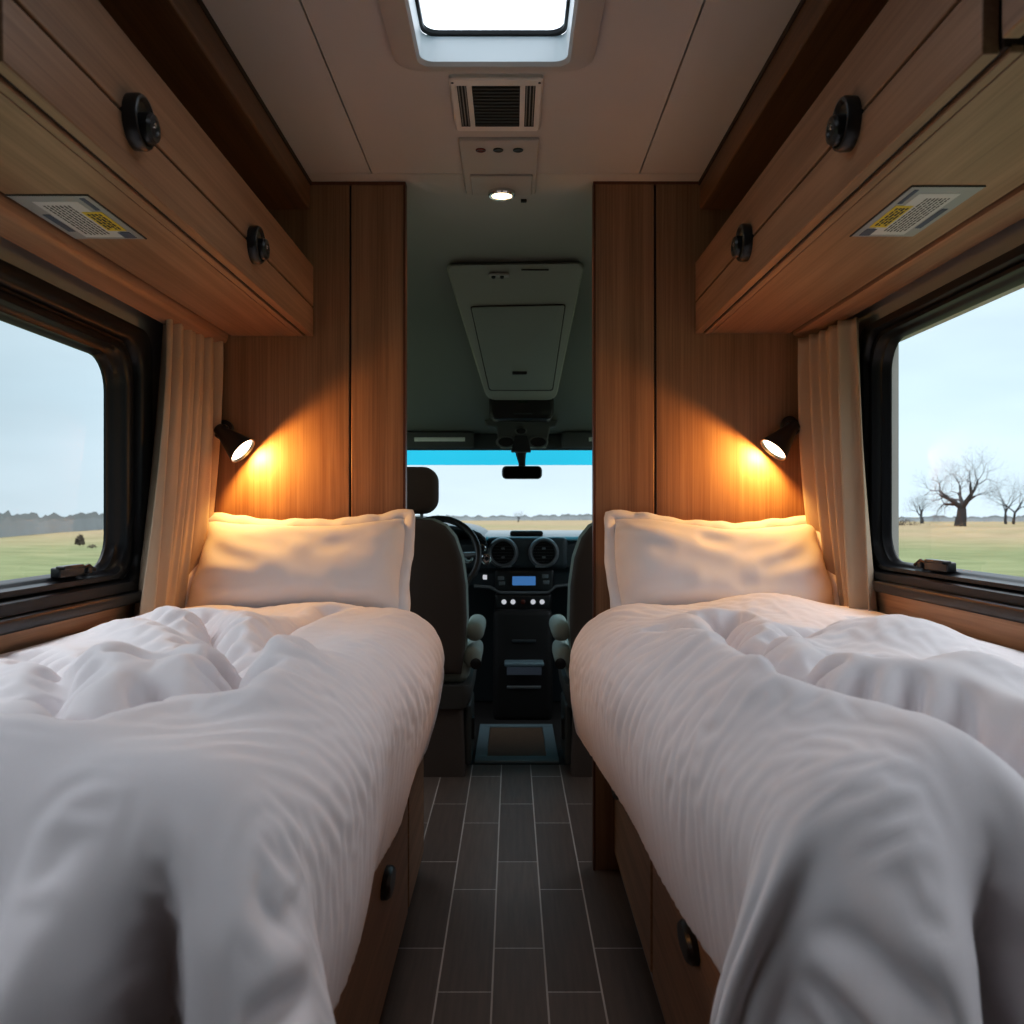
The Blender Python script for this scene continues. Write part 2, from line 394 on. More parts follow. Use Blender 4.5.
# ------------------------------------------------------------------ overhead cabinets
def knob(parent, x, y, z, s):
    bm = bmesh.new(); d = (-s, 0, 0)
    lathe(bm, (x, y, z), d, [(-0.002, .041), (0.015, .0415), (0.020, .039), (0.021, .035), (0.014, .031), (0.012, .022)], cap0=True, cap1=True)
    k = part('knob', bm, M['blackp'], parent, angle=30)
    bm = bmesh.new()
    lathe(bm, (x, y+0.004, z-0.008), d, [(0.006, .024), (0.028, .0235), (0.033, .020), (0.034, .012), (0.031, .009)])
    part('push_button', bm, M['blackp'], k, angle=30)
    bm = bmesh.new(); lathe(bm, (x-s*0.031, y+0.002, z-0.004), d, [(0, .005), (0.0025, .004)], n=12)
    part('button_stud', bm, M['chrome'], k, label='small bright stud')
def cabinet(s, xf, y0, y1, zb, zm, zt, label, knobs, strip_x, sticker=None, grp=None):
    t = thing('overhead_cabinet', label, 'cabinet', (s*0.75, (y0+y1)/2, zb), grp)
    bm = bmesh.new()
    box(bm, s*(xf+0.022), s*0.925, y0, y1, zb+0.02, zt-0.004)
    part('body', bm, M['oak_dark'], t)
    bm = B(s*(xf+0.0215), s*(xf+0.03), y0, y1, zb+0.006, zt-0.01); part('door_gap', bm, M['groove'], t, label='dark gap behind the door')
    bm = bmesh.new(); d0, d1 = y0+0.006, y1-0.003
    box(bm, s*xf, s*(xf+0.02), d0, d1, zb+0.001, zm-0.0028)
    box(bm, s*xf, s*(xf+0.02), d0, d1, zm+0.0028, zt)
    box(bm, s*(xf+0.005), s*(xf+0.018), d0+0.002, d1-0.002, zm-0.004, zm+0.004, 1)
    dr = part('door', bm, [M['oak_h'], M['groove']], t, bevel=0.0018)
    for ky in knobs: knob(dr, s*xf, ky, zm-0.002, s)
    bm = B(s*(xf+0.028), s*(xf+0.044), y0, y1, zb, zb+0.012); part('front_lip', bm, M['oak_h'], t, bevel=0.002)
    bm = B(s*(xf+0.047), s*(strip_x-0.009), y0, y1, zb+0.002, zb+0.014); part('underside', bm, M['oak_h'], t, bevel=0.001)
    bm = B(s*(xf+0.03), s*strip_x, y0, y1, zb+0.008, zb+0.03); part('underside_gap', bm, M['groove'], t, label='dark gap lines under the cabinet')
    # rounded valance above the window
    dv = 1.0 if s < 0 else 0.35
    pr = [(strip_x+a_, zb+b_*(dv if b_ < 0 else 1)) for a_, b_ in ((0, .012), (0, -.006), (.006, -.016), (.02, -.021), (.04, -.026), (.056, -.034), (.066, -.028), (.066, .012))]
    bm = bmesh.new(); prism(bm, pr, lambda a, b, q: (s*a, q, b), y0, y1); fixn(bm)
    part('valance', bm, M['oak_h'], t, angle=40)
    if sticker:
        xa, xb, ya, yb = sticker; z = zb + 0.002
        bm = B(s*xa, s*xb, ya, yb, z-0.0015, z)
        st = part('safety_label', bm, M['label'], t, label='grey printed label with yellow warning patch')
        W, L = xb-xa, yb-ya
        def patch(nm, u0, u1, v0, v1, m, lv, par=st):
            b_ = B(s*(xa+W*u0), s*(xa+W*u1), ya+L*v0, ya+L*v1, z-0.0015-0.0004*lv, z-0.0012)
            return part(nm, b_, m, par)
        patch('white_patch', 0.22, 0.80, 0.12, 0.95, M['labelw'], 1)
        patch('yellow_patch', 0.10, 0.36, 0.34, 0.78, M['labely'], 2)
        # black marks on the yellow patch and illegible printed lines
        bm = bmesh.new(); rr = random.Random(3)
        for r_ in range(4):
            v = 0.38
            u = 0.145 + r_*0.05
            while v < 0.72:
                w_ = rr.uniform(0.03, 0.09)
                box(bm, s*(xa+W*u), s*(xa+W*(u+0.028)), ya+L*v, ya+L*min(v+w_, 0.74), z-0.0028, z-0.0022); v += w_+0.02
        for r_ in range(7):
            v = 0.2; u = 0.40 + r_*0.052
            while v < 0.86:
                w_ = rr.uniform(0.02, 0.07)
                box(bm, s*(xa+W*u), s*(xa+W*(u+0.02)), ya+L*v, ya+L*min(v+w_, 0.88), z-0.0023, z-0.0017); v += w_+0.014
        part('print', bm, M['labelk'], st, smooth=False)
        for u0, u1, v0, v1 in ((.10, .26, .82, .97), (.83, .92, .40, .80), (.08, .14, .05, .30)):
            bm = B(s*(xa+W*u0), s*(xa+W*u1), ya+L*v0, ya+L*v1, z-0.0024, z-0.0012); part('dark_print', bm, M['labelb'], st, smooth=False)
        bm = bmesh.new(); e = 0.0022
        box(bm, s*(xa-e), s*xa, ya-e, yb+e, z-0.002, z); box(bm, s*xa, s*xb, ya-e, ya, z-0.002, z)
        part('label_edge', bm, M['labelk'], st)
    return t
cabinet(-1, 0.575, Y(0.862), YP-0.002, 1.548, 1.633, 1.752, 'long oak overhead cabinet with two black knobs above the left window and left bed',
        (Y(1.165), Y(1.70)), 0.823, (0.683, 0.813, Y(1.235), Y(1.43)))
cabinet(1, 0.531, Y(0.862), YP-0.002, 1.556, 1.648, 1.762, 'long oak overhead cabinet with two black knobs above the right window and right bed',
        (Y(1.20), Y(1.728)), 0.815, (0.636, 0.752, Y(1.22), Y(1.44)))
cabinet(1, 0.535, YB+0.02, Y(0.842), 1.556, 1.648, 1.762, 'short end of another oak overhead cabinet cut off at the upper right corner', (), 0.815)

# ------------------------------------------------------------------ skylight, vent, control panel, spot
t = thing('skylight', 'roof skylight lengthened out of view for light, with pale rounded frame and white sky above', 'skylight', (-0.035, (SY0+SY1)/2, HC))
def hl(x0, x1, y0, y1, r, z): return [(a, b, z) for a, b in rrect(x0, x1, y0, y1, r)]
ox0, ox1, oy0, oy1 = -0.250, 0.174, SY0-0.065, SY1+0.032
bm = bmesh.new()
skin(bm, [hl(ox0, ox1, oy0, oy1, .06, HC), hl(ox0+.003, ox1-.003, oy0+.003, oy1-.003, .058, HC-.014), hl(ox0+.012, ox1-.012, oy0+.012, oy1-.012, .05, HC-.018),
          hl(SX0+.0, SX1-.0, SY0+.0, SY1-.0, .03, HC-.018), hl(SX0+.006, SX1-.006, SY0+.006, SY1-.006, .028, HC-.010)]); fixn(bm)
part('frame', bm, M['whitep'], t, angle=40)
bm = bmesh.new()
skin(bm, [hl(SX0+.006, SX1-.006, SY0+.006, SY1-.006, .028, HC-.010), hl(SX0+.008, SX1-.008, SY0+.008, SY1-.008, .028, HC+.042)]); fixn(bm)
part('shaft', bm, plain('skylight_shaft', (0.62, 0.70, 0.74), 0.4, var=0.02), t)
bm = bmesh.new()
skin(bm, [hl(SX0+.008, SX1-.008, SY0+.008, SY1-.008, .028, HC+.043), hl(SX0+.014, SX1-.014, SY0+.014, SY1-.014, .03, HC+.045), hl(SX0+.015, SX1-.015, SY0+.015, SY1-.015, .03, HC+.052), hl(SX0+.0, SX1-.0, SY0+.0, SY1-.0, .03, HC+.058)]); fixn(bm)
part('seal', bm, M['blackp'], t, label='dark rubber seal line')
bm = bmesh.new(); bm.faces.new([bm.verts.new(p) for p in hl(SX0, SX1, SY0, SY1, .03, HC+.060)])
part('lid', bm, M['skyl'], t, smooth=False)

vy0, vy1 = Y(1.683), Y(1.915); vx0, vx1 = -0.140, 0.069
t = thing('ceiling_vent', 'rectangular ceiling air vent with dark louvred grille behind the skylight', 'vent', (-0.035, (vy0+vy1)/2, HC))
bm = bmesh.new()
skin(bm, [hl(vx0, vx1, vy0, vy1, .012, HC), hl(vx0, vx1, vy0, vy1, .012, HC-.008), hl(vx0+.004, vx1-.004, vy0+.004, vy1-.004, .01, HC-.012), hl(vx0+.012, vx1-.012, vy0+.03, vy1-.03, .006, HC-.012)], cap1=False)
mx0, mx1 = -0.090, 0.018
# cross bars between the grilles
for a, b in ((vx0+.012, vx0+.016), (-0.102, mx0), (mx1, 0.030), (vx1-.016, vx1-.012)): box(bm, a, b, vy0+.028, vy1-.028, HC-.012, HC-.004)
fixn(bm); part('frame', bm, plain('vent_white', (0.66, 0.64, 0.62), 0.45, var=0.02), t)
bm = B(vx0+.008, vx1-.008, vy0+.012, vy1-.012, HC-.004, HC-.001); part('dark_backing', bm, M['blackm'], t, smooth=False)
bm = bmesh.new(); n = 13
for i in range(n):
    y = vy0+.034 + (vy1-vy0-.068) * i/(n-1); box(bm, mx0, mx1, y-.004, y+.003, HC-.010, HC-.005)
part('centre_grille', bm, plain('dark_louvre', (0.05, 0.045, 0.04), 0.5), t, smooth=False)
for a, b in ((vx0+.016, -0.102), (0.030, vx1-.016)):
    bm = bmesh.new()
    for i in range(3):
        x = a + (b-a)*(i+.5)/3; box(bm, x-.0012, x+.0012, vy0+.03, vy1-.03, HC-.010, HC-.004)
    part('side_grille', bm, M['greyp'], t, smooth=False)
for x in (vx0+.008, vx1-.008):
    bm = bmesh.new(); lathe(bm, (x, vy0+.016, HC-.011), (0, 0, -1), [(0, .0035), (.002, .003)], n=10); part('screw', bm, M['blackm'], t)


py0, py1 = Y(1.966), Y(2.30); px0, px1 = -0.138, 0.070
t = thing('control_panel', 'beige ceiling control panel with three small round buttons behind the vent', 'control panel', (-0.034, (py0+py1)/2, HC))
bm = bmesh.new(); skin(bm, [hl(px0, px1, py0, py1, .008, HC), hl(px0, px1, py0, py1, .008, HC-.007), hl(px0+.003, px1-.003, py0+.003, py1-.003, .006, HC-.010)], cap1=True); fixn(bm)
part('panel', bm, M['whitep'], t)
bm = bmesh.new(); skin(bm, [hl(px0+.02, px1-.012, Y(2.16), py1-.012, .006, HC-.010), hl(px0+.02, px1-.012, Y(2.16), py1-.012, .006, HC-.015), hl(px0+.022, px1-.014, Y(2.165), py1-.014, .006, HC-.017)], cap1=True); fixn(bm)
part('cover', bm, M['whitep'], t)
for x, m in ((-0.082, M['red']), (-0.036, M['blackp']), (0.016, M['blackp'])):
    bm = bmesh.new(); lathe(bm, (x, Y(2.015), HC-.010), (0, 0, -1), [(-.001, .0135), (.002, .0135), (.003, .011), (.002, .008)], n=18); part('button', bm, m, t)
t = thing('ceiling_spotlight', 'small round lit warm ceiling spotlight at the front of the control panel', 'light', (-0.030, Y(2.265), HC))
bm = bmesh.new(); lathe(bm, (-0.030, Y(2.265), HC-.016), (0, 0, -1), [(0, .040), (.010, .040), (.014, .037), (.014, .031), (.008, .029)], cap0=False, cap1=False); part('rim', bm, M['chrome'], t)
bm = bmesh.new(); lathe(bm, (-0.030, Y(2.265), HC-.016), (0, 0, -1), [(.004, .030), (.012, .027), (.017, .015), (.018, .003)]); part('lens', bm, M['spot'], t)
bm = bmesh.new(); rbox(bm, (0.036, Y(2.36), HC-.004), (.018, .016, .008), .003)
tag(part('ceiling_sensor', bm, M['blackm'], loc=(0.036, Y(2.36), HC)), 'tiny dark sensor on the ceiling beside the spotlight', 'sensor')

# ------------------------------------------------------------------ reading lamps
def reading_lamp(s, cx, cz, rx, rz, label):
    y = YP - 0.058
    t = thing('reading_lamp', label, 'lamp', (rx, YP, rz))
    ax = Vector((cx-rx, -0.013, cz-rz)).normalized()
    open_c = Vector((cx, y-0.012, cz)); L = 0.098; back = open_c - ax * L
    bm = bmesh.new()
    lathe(bm, (back.x-s*-0.0, YP-0.001, back.z+0.004), (0, -1, 0), [(0, .026), (.012, .026), (.016, .022)]); part('wall_mount', bm, M['blackp'], t)
    bm = bmesh.new(); tube(bm, [(back.x, YP-.012, back.z+.004), (back.x, (YP+back.y)/2, back.z+.006), tuple(back+ax*0.012)], .007, 10); part('arm', bm, M['blackp'], t)
    bm = bmesh.new(); lathe(bm, back + ax*0.012 - Vector((0, 0.0, 0)), (ax.cross(Vector((0, 1, 0)))).normalized(), [(-.022, .007), (-.02, .010), (.02, .010), (.022, .007)], n=14); part('hinge', bm, M['blackp'], t)
    bm = bmesh.new()
    lathe(bm, back, ax, [(-.008, .010), (-.004, .0155), (.004, .0175), (.02, .0195), (L-.004, .0425), (L, .043), (L, .0405), (L-.006, .0385), (.03, .022)], n=36, cap1=True)
    sh = part('shade', bm, M['blackp'], t)
    bm = bmesh.new(); lathe(bm, back, ax, [(L-.008, .0385), (L-.004, .030), (L-.0025, .004)], n=36, cap0=False); part('bulb', bm, M['bulb'], t, label='glowing warm bulb face')
    ld = bpy.data.lights.new('lamp_light', 'SPOT'); ld.energy = 7.0; ld.color = (1.0, 0.46, 0.12); ld.spot_size = math.radians(176); ld.spot_blend = 0.25; ld.shadow_soft_size = 0.018
    lo = bpy.data.objects.new('lamp_light', ld); C.objects.link(lo); lo.parent = t
    d2 = (ax + Vector((0, 0.22, 0))).normalized()
    lo.location = (open_c + ax*0.012) - OFF[t.name]; lo.rotation_euler = d2.to_track_quat('-Z', 'Y').to_euler()
reading_lamp(-1, -0.760, 1.212, -0.828, 1.272, 'black cone reading lamp, lit, on the left partition beside the left curtain')
reading_lamp(1, 0.738, 1.215, 0.798, 1.282, 'black cone reading lamp, lit, on the right partition beside the right curtain')

# ------------------------------------------------------------------ curtains
def curtain(s, top, bot, label):
    """top/bot: (x0,y0)-(x1,y1) of the hanging line at the top and at the hem"""
    zt, zb = 1.535, 0.775; n, m = 150, 40; bm = bmesh.new(); rows = []
    for j in range(m + 1):
        v = j / m; z = zt + (zb - zt) * v; row = []
        p0 = Vector(top[0]).lerp(Vector(bot[0]), v**1.4); p1 = Vector(top[1]).lerp(Vector(bot[1]), v**2.2)
        for i in range(n + 1):
            u = i / n; p = p0.lerp(p1, u)
            nrm = Vector((p1.y-p0.y, -(p1.x-p0.x))).normalized()
            ph = u * 2*PI * 5.2 + 0.5*math.sin(3.1*u*PI + v*0.9) + 0.25*math.sin(v*4+u*9)
            a = (0.016 + 0.008*math.sin(u*7.3+1)) * (0.75 + 0.40*v)
            off = a*math.sin(ph) + 0.005*math.sin(2*ph+1.1+v*2)
            q = p + nrm*off; row.append(Vector((q.x, q.y, z + (0.006*math.sin(ph*1.0+1) if j == m else 0))))
        rows.append(row)
    skin(bm, rows, close=False)
    c = part('curtain', bm, M['curtain'], loc=(s*0.88, YP-0.2, zb), angle=180)
    md = c.modifiers.new('thickness', 'SOLIDIFY'); md.thickness = 0.003
    tag(c, label, 'curtain')
curtain(-1, ((-0.872, Y(1.925)), (-0.848, YP-0.022)), ((-0.870, Y(1.775)), (-0.908, YP-0.022)), 'beige gathered curtain hanging between the left window and left reading lamp')
curtain(1, ((0.868, Y(1.955)), (0.832, YP-0.022)), ((0.870, Y(1.88)), (0.908, YP-0.022)), 'beige gathered curtain hanging between the right window and right reading lamp')

# ------------------------------------------------------------------ cloth relaxation (buckling sheet on a soft base)
def grid_normals(P):
    da = np.zeros_like(P); db = np.zeros_like(P)
    da[1:-1] = P[2:] - P[:-2]; da[0] = P[1]-P[0]; da[-1] = P[-1]-P[-2]
    db[:, 1:-1] = P[:, 2:] - P[:, :-2]; db[:, 0] = P[:, 1]-P[:, 0]; db[:, -1] = P[:, -1]-P[:, -2]
    n = np.cross(da, db); return n / (np.linalg.norm(n, axis=2, keepdims=True) + 1e-12)
def proj(P, A, Bx, R, k):
    a, b = P[A], P[Bx]; d = b - a; l = np.sqrt((d*d).sum(2)) + 1e-9
    c = (k*0.5*(l - R)/l)[..., None]*d
    P[A] = a + c; P[Bx] = b - c
def relax(B0, ra, rb, shear, iters, kn, kt, kb, dmin, dmax, seed, amp=0.004, lift=0.0, outward=1.0):
    rng = np.random.default_rng(seed); N = grid_normals(B0)*outward
    P = B0 + N*(rng.standard_normal(B0.shape[:2])*amp)[..., None]
    na, nb = B0.shape[:2]
    sa = [(slice(o, na-1, 2), slice(o+1, na, 2)) for o in (0, 1)]
    sb = [(slice(o, nb-1, 2), slice(o+1, nb, 2)) for o in (0, 1)]
    ra4 = 0.5*(ra[:, 1:] + ra[:, :-1]); rb4 = 0.5*(rb[1:] + rb[:-1])
    d1 = np.sqrt(np.maximum(ra4**2 + rb4**2 + 2*shear*ra4*rb4, 1e-8)); d2 = np.sqrt(np.maximum(ra4**2 + rb4**2 - 2*shear*ra4*rb4, 1e-8))
    al = slice(None)
    for it in range(iters):
        for s0, s1 in sa: proj(P, (s0, al), (s1, al), ra[s0], 0.9)
        for s0, s1 in sb: proj(P, (al, s0), (al, s1), rb[:, s0], 0.9)
        for s0, s1 in sa:
            for t0, t1 in sb:
                pass
        for o in (0, 1):
            A = slice(o, na-1, 2); A1 = slice(o+1, na, 2)
            proj(P, (A, slice(0, nb-1)), (A1, slice(1, nb)), d1[A], 0.25)
            proj(P, (A, slice(1, nb)), (A1, slice(0, nb-1)), d2[A], 0.25)
        L = np.zeros_like(P)
        L[1:-1] += 0.5*(P[2:]+P[:-2]) - P[1:-1]; L[:, 1:-1] += 0.5*(P[:, 2:]+P[:, :-2]) - P[:, 1:-1]
        P += kb*L
        D = P - B0; dn = (D*N).sum(2)
        Dt = D - dn[..., None]*N
        dn2 = np.clip(dn - kn*(dn - lift), dmin, dmax)
        P = B0 + N*dn2[..., None] + Dt*(1-kt)
    return P
def bm_grid(P):
    bm = bmesh.new(); na, nb = P.shape[:2]
    v = [[bm.verts.new(P[i, j]) for j in range(nb)] for i in range(na)]
    for i in range(na-1):
        for j in range(nb-1): bm.faces.new((v[i][j], v[i+1][j], v[i+1][j+1], v[i][j+1]))
    return bm
def smooth_noise(na, nb, cells, seed):
    rng = np.random.default_rng(seed); ca, cb = cells
    g = rng.standard_normal((ca+3, cb+3))
    x = np.linspace(0, ca, na); y = np.linspace(0, cb, nb)
    def bs(t):
        return np.stack([(1-t)**3/6, (3*t**3-6*t**2+4)/6, (-3*t**3+3*t**2+3*t+1)/6, t**3/6], -1)
    ix = np.minimum(x.astype(int), ca-1); iy = np.minimum(y.astype(int), cb-1)
    wx = bs(x-ix); wy = bs(y-iy); out = np.zeros((na, nb))
    for p in range(4):
        for q in range(4): out += wx[:, p][:, None]*wy[:, q][None, :]*g[ix+p][:, iy+q]
    return out

# ------------------------------------------------------------------ duvets
def px_line(pts, z):
    return [((px-512)/F * ((H-z)*F/(py-512)), (H-z)*F/(py-512)) for px, py in pts]
def seg_dist(X, Yv, pts):
    best = np.full(X.shape, 9.0); sign = np.zeros(X.shape)
    for (x0, y0), (x1, y1) in zip(pts, pts[1:]):
        dx, dy = x1-x0, y1-y0; L2 = dx*dx+dy*dy+1e-12
        t = np.clip(((X-x0)*dx + (Yv-y0)*dy)/L2, 0, 1)
        d = np.hypot(X-x0-t*dx, Yv-y0-t*dy); m = d < best
        sg = np.sign((X-x0)*dy - (Yv-y0)*dx); best = np.where(m, d, best); sign = np.where(m, sg, sign)
    return best, sign
def duvet(s, xs_head, xs_foot, hang, ztop, creases, lumps, shear, seed, label):
    yh, yfoot = Y(2.02), Y(0.62)              # head edge and foot plane
    R1, R2, R3 = 0.13, 0.20, 0.05
    step = 0.0105
    x_wall = 0.885
    La = (x_wall - (xs_head+xs_foot)/2 - R1); Lb = (yh - R3) - (yfoot + R2)
    a = np.arange(0, La + R1*PI/2 + hang, step)
    b = np.arange(-R3*PI/2-0.03, Lb + R2*PI/2 + 0.42, step)
    Ag, Bg = np.meshgrid(a, b, indexing='ij'); na, nb = Ag.shape
    oa = np.maximum(Ag - La, 0); obf = np.maximum(Bg - Lb, 0); obh = np.maximum(-Bg, 0)
    ob = obf + obh
    d = np.hypot(oa, ob) + 1e-9; ca, cb = oa/d, ob/d
    Rb = np.where(obh > 0, R3, R2); R = R1*ca**2 + Rb*cb**2
    q = np.minimum(d/R, PI/2); rest = np.maximum(d - R*PI/2, 0)
    # free hang: slightly swollen, then falling back under
    h = R*np.sin(q) + 0.012*np.sin(np.minimum(rest/0.24, 1)*PI) - 0.045*np.minimum(rest/0.24, 1)
    v = R*(1-np.cos(q)) + rest
    headk = obh > 0
    v = np.where(headk & (oa <= 0), np.minimum(v, 0.075), v)
    yb = (yh - R3) - np.clip(Bg, 0, Lb)
    tt = np.clip((yh - yb)/(yh - yfoot), 0, 1)
    xs = xs_head + (xs_foot - xs_head)*tt
    xa = x_wall - np.minimum(Ag, La)*((x_wall - xs - R1)/La)
    X = xa - ca*h
    Yv = yb - np.where(obh > 0, -1, 1)*cb*h
    # relief of the top
    top = np.exp(-(v/0.10)**2)
    Xs = s*X
    rel = np.zeros_like(X)
    for pts, depth, width in creases:
        dd, sg = seg_dist(Xs, Yv, px_line(pts, ztop))
        rel += -depth*np.exp(-(dd/width)**2) + 0.45*depth*np.exp(-((dd-2.0*width)/(1.3*width))**2)
    for (px, py), amp, rx, ry in lumps:
        (lx, ly), = px_line([(px, py)], ztop)
        rel += amp*np.exp(-((Xs-lx)/rx)**2 - ((Yv-ly)/ry)**2)
    rel *= 1.6
    rel += (0.007+0.012*np.clip((La-0.1-Ag)/0.15, 0, 1))*smooth_noise(na, nb, (9, 15), seed+5) + 0.022*np.exp(-((Bg-0.10)/0.10)**2)*smooth_noise(na, nb, (9, 6), seed+6)
    rel *= np.clip((Ag-0.01)/0.07, 0, 1)
    Z = ztop - v + rel*top
    Xo = X - 0.016*smooth_noise(na, nb, (6, 12), seed+8)*np.clip(v/0.2, 0, 1)*ca
    # vertical folds over the foot
    wav = np.sin(Xs*2*PI/0.145 + 1.7*smooth_noise(na, nb, (5, 3), seed+3)); wav = 1-2*(np.abs(np.sin(0.5*np.arcsin(wav)+PI/4)))**0.8 if False else np.sign(wav)*np.abs(wav)**1.3
    cor = 2*ca*cb*np.where(obh > 0, 0, 1)*np.clip((v-0.10)/0.30, 0, 1)      # corner flares out
    Xo = Xo - 0.10*cor*ca; Yv = Yv - 0.03*cor*cb
    Yv = Yv - ((0.026+0.075*np.clip((v-0.05)/0.16, 0, 1))*wav*np.clip((v-0.025)/0.10, 0, 1))*np.where(obh > 0, 0, 1)*cb
    B0 = np.stack([s*Xo, Yv, Z], -1)
    la = np.linalg.norm(B0[1:]-B0[:-1], axis=2); lb = np.linalg.norm(B0[:, 1:]-B0[:, :-1], axis=2)
    edge = np.exp(-((oa-0.10)/0.20)**2)*np.where(oa > 0, 1, np.exp(-((La-Ag)/0.13)**2))
    hangk = np.clip((v-0.12)/0.3, 0, 1)
    n1 = 0.5+0.5*np.tanh(smooth_noise(na, nb, (7, 9), seed+1)*1.6)
    n2 = 0.5+0.5*np.tanh(smooth_noise(na, nb, (7, 9), seed+2)*1.6)
    calm = np.exp(-((Bg-Lb-0.02)/0.24)**2)*(1-0.6*np.clip(oa/0.25, 0, 1))      # the smooth mound at the foot
    ea = 1 + (0.022 + 0.045*n1)*(1-0.95*calm) + 0.015*cb*hangk
    eb = 1 + (0.014 + 0.034*n2 + 0.075*edge*(0.2+0.8*n2))*(1-0.95*calm) + 0.04*ca*hangk
    inner = np.clip((Ag-0.02)/0.08, 0, 1)
    ea = 1 + (ea-1)*inner; eb = 1 + (eb-1)*inner
    wh = 0.05*np.clip((La-0.12-Ag)/0.12, 0, 1)*inner*(1-calm); ea = ea + wh*n2; eb = eb + wh*n1
    lim = 1.03 + 0.10*np.clip((v-0.2)/0.2, 0, 1)
    ra = np.minimum(np.maximum(la, step), la*lim[1:])*ea[1:]; rb = np.minimum(np.maximum(lb, step), lb*lim[:, 1:])*eb[:, 1:]
    sh = (shear*edge*(0.25+1.2*n1))[1:, 1:]; osg = 1.0 if grid_normals(B0)[5, nb//2, 2] > 0 else -1.0
    P = relax(B0, ra, rb, sh, 200, 0.005, 0.015, 0.16, -0.035, 0.045, seed, outward=osg)
    P = relax(P, ra, rb, sh, 200, 0.012, 0.02, 0.04, -0.015, 0.02, seed+1, amp=0.0015, outward=osg)
    P[..., 2] = np.where(np.hypot(oa, ob) < 0.02, np.maximum(P[..., 2], 0.735), P[..., 2])
    P[..., 0] = np.clip(P[..., 0], -0.903, 0.903)
    P[..., 1] = np.minimum(P[..., 1], YP - 0.03)
    bm = bm_grid(P); fixn(bm)
    o = part('duvet', bm, M['duvet'], loc=(s*0.55, (yh+yfoot)/2, 0.74), angle=180)
    md = o.modifiers.new('thick', 'SOLIDIFY'); md.thickness = 0.008; md.offset = 0
    md = o.modifiers.new('sub', 'SUBSURF'); md.levels = 1; md.render_levels = 1
    tag(o, label, 'duvet')
LC = [([(-60, 745), (0, 742), (61, 743), (102, 725), (154, 710), (220, 704), (243, 677), (222, 652), (195, 628)], 0.040, 0.030),
      ([(-40, 672), (20, 660), (66, 690), (61, 730)], 0.024, 0.026),
      ([(60, 640), (120, 634), (180, 648), (243, 677)], 0.020, 0.024),
      ([(246, 676), (262, 650), (285, 630), (330, 612)], 0.018, 0.026),
      ([(0, 645), (40, 634), (90, 628)], 0.016, 0.022), ([(120, 690), (190, 684), (235, 685)], 0.012, 0.02)]
LL = [((120, 690), 0.030, 0.10, 0.12), ((60, 780), 0.020, 0.25, 0.12), ((330, 680), 0.012, 0.10, 0.3), ((150, 640), 0.02, 0.1, 0.12)]
RC = [([(1090, 790), (1024, 764), (956, 735), (899, 720), (858, 712), (802, 702), (792, 689), (746, 664), (728, 640), (722, 625)], 0.042, 0.030),
      ([(746, 664), (800, 648), (860, 640), (930, 640), (1024, 650)], 0.022, 0.025),
      ([(802, 700), (815, 680), (870, 676), (940, 690), (1024, 705)], 0.018, 0.024),
      ([(860, 620), (900, 630), (960, 628), (1024, 640)], 0.018, 0.024), ([(740, 655), (700, 640), (660, 632)], 0.010, 0.02)]
RL = [((900, 655), 0.028, 0.10, 0.12), ((960, 705), 0.030, 0.14, 0.08), ((900, 800), 0.022, 0.25, 0.12), ((690, 680), 0.014, 0.10, 0.3)]
duvet(-1, 0.172, 0.205, 0.235, 0.789, LC, LL, 0.13, 11, 'rumpled white duvet spread over the left bed')
duvet(1, 0.150, 0.250, 0.195, 0.795, RC, RL, 0.11, 23, 'rumpled white duvet spread over the right bed')

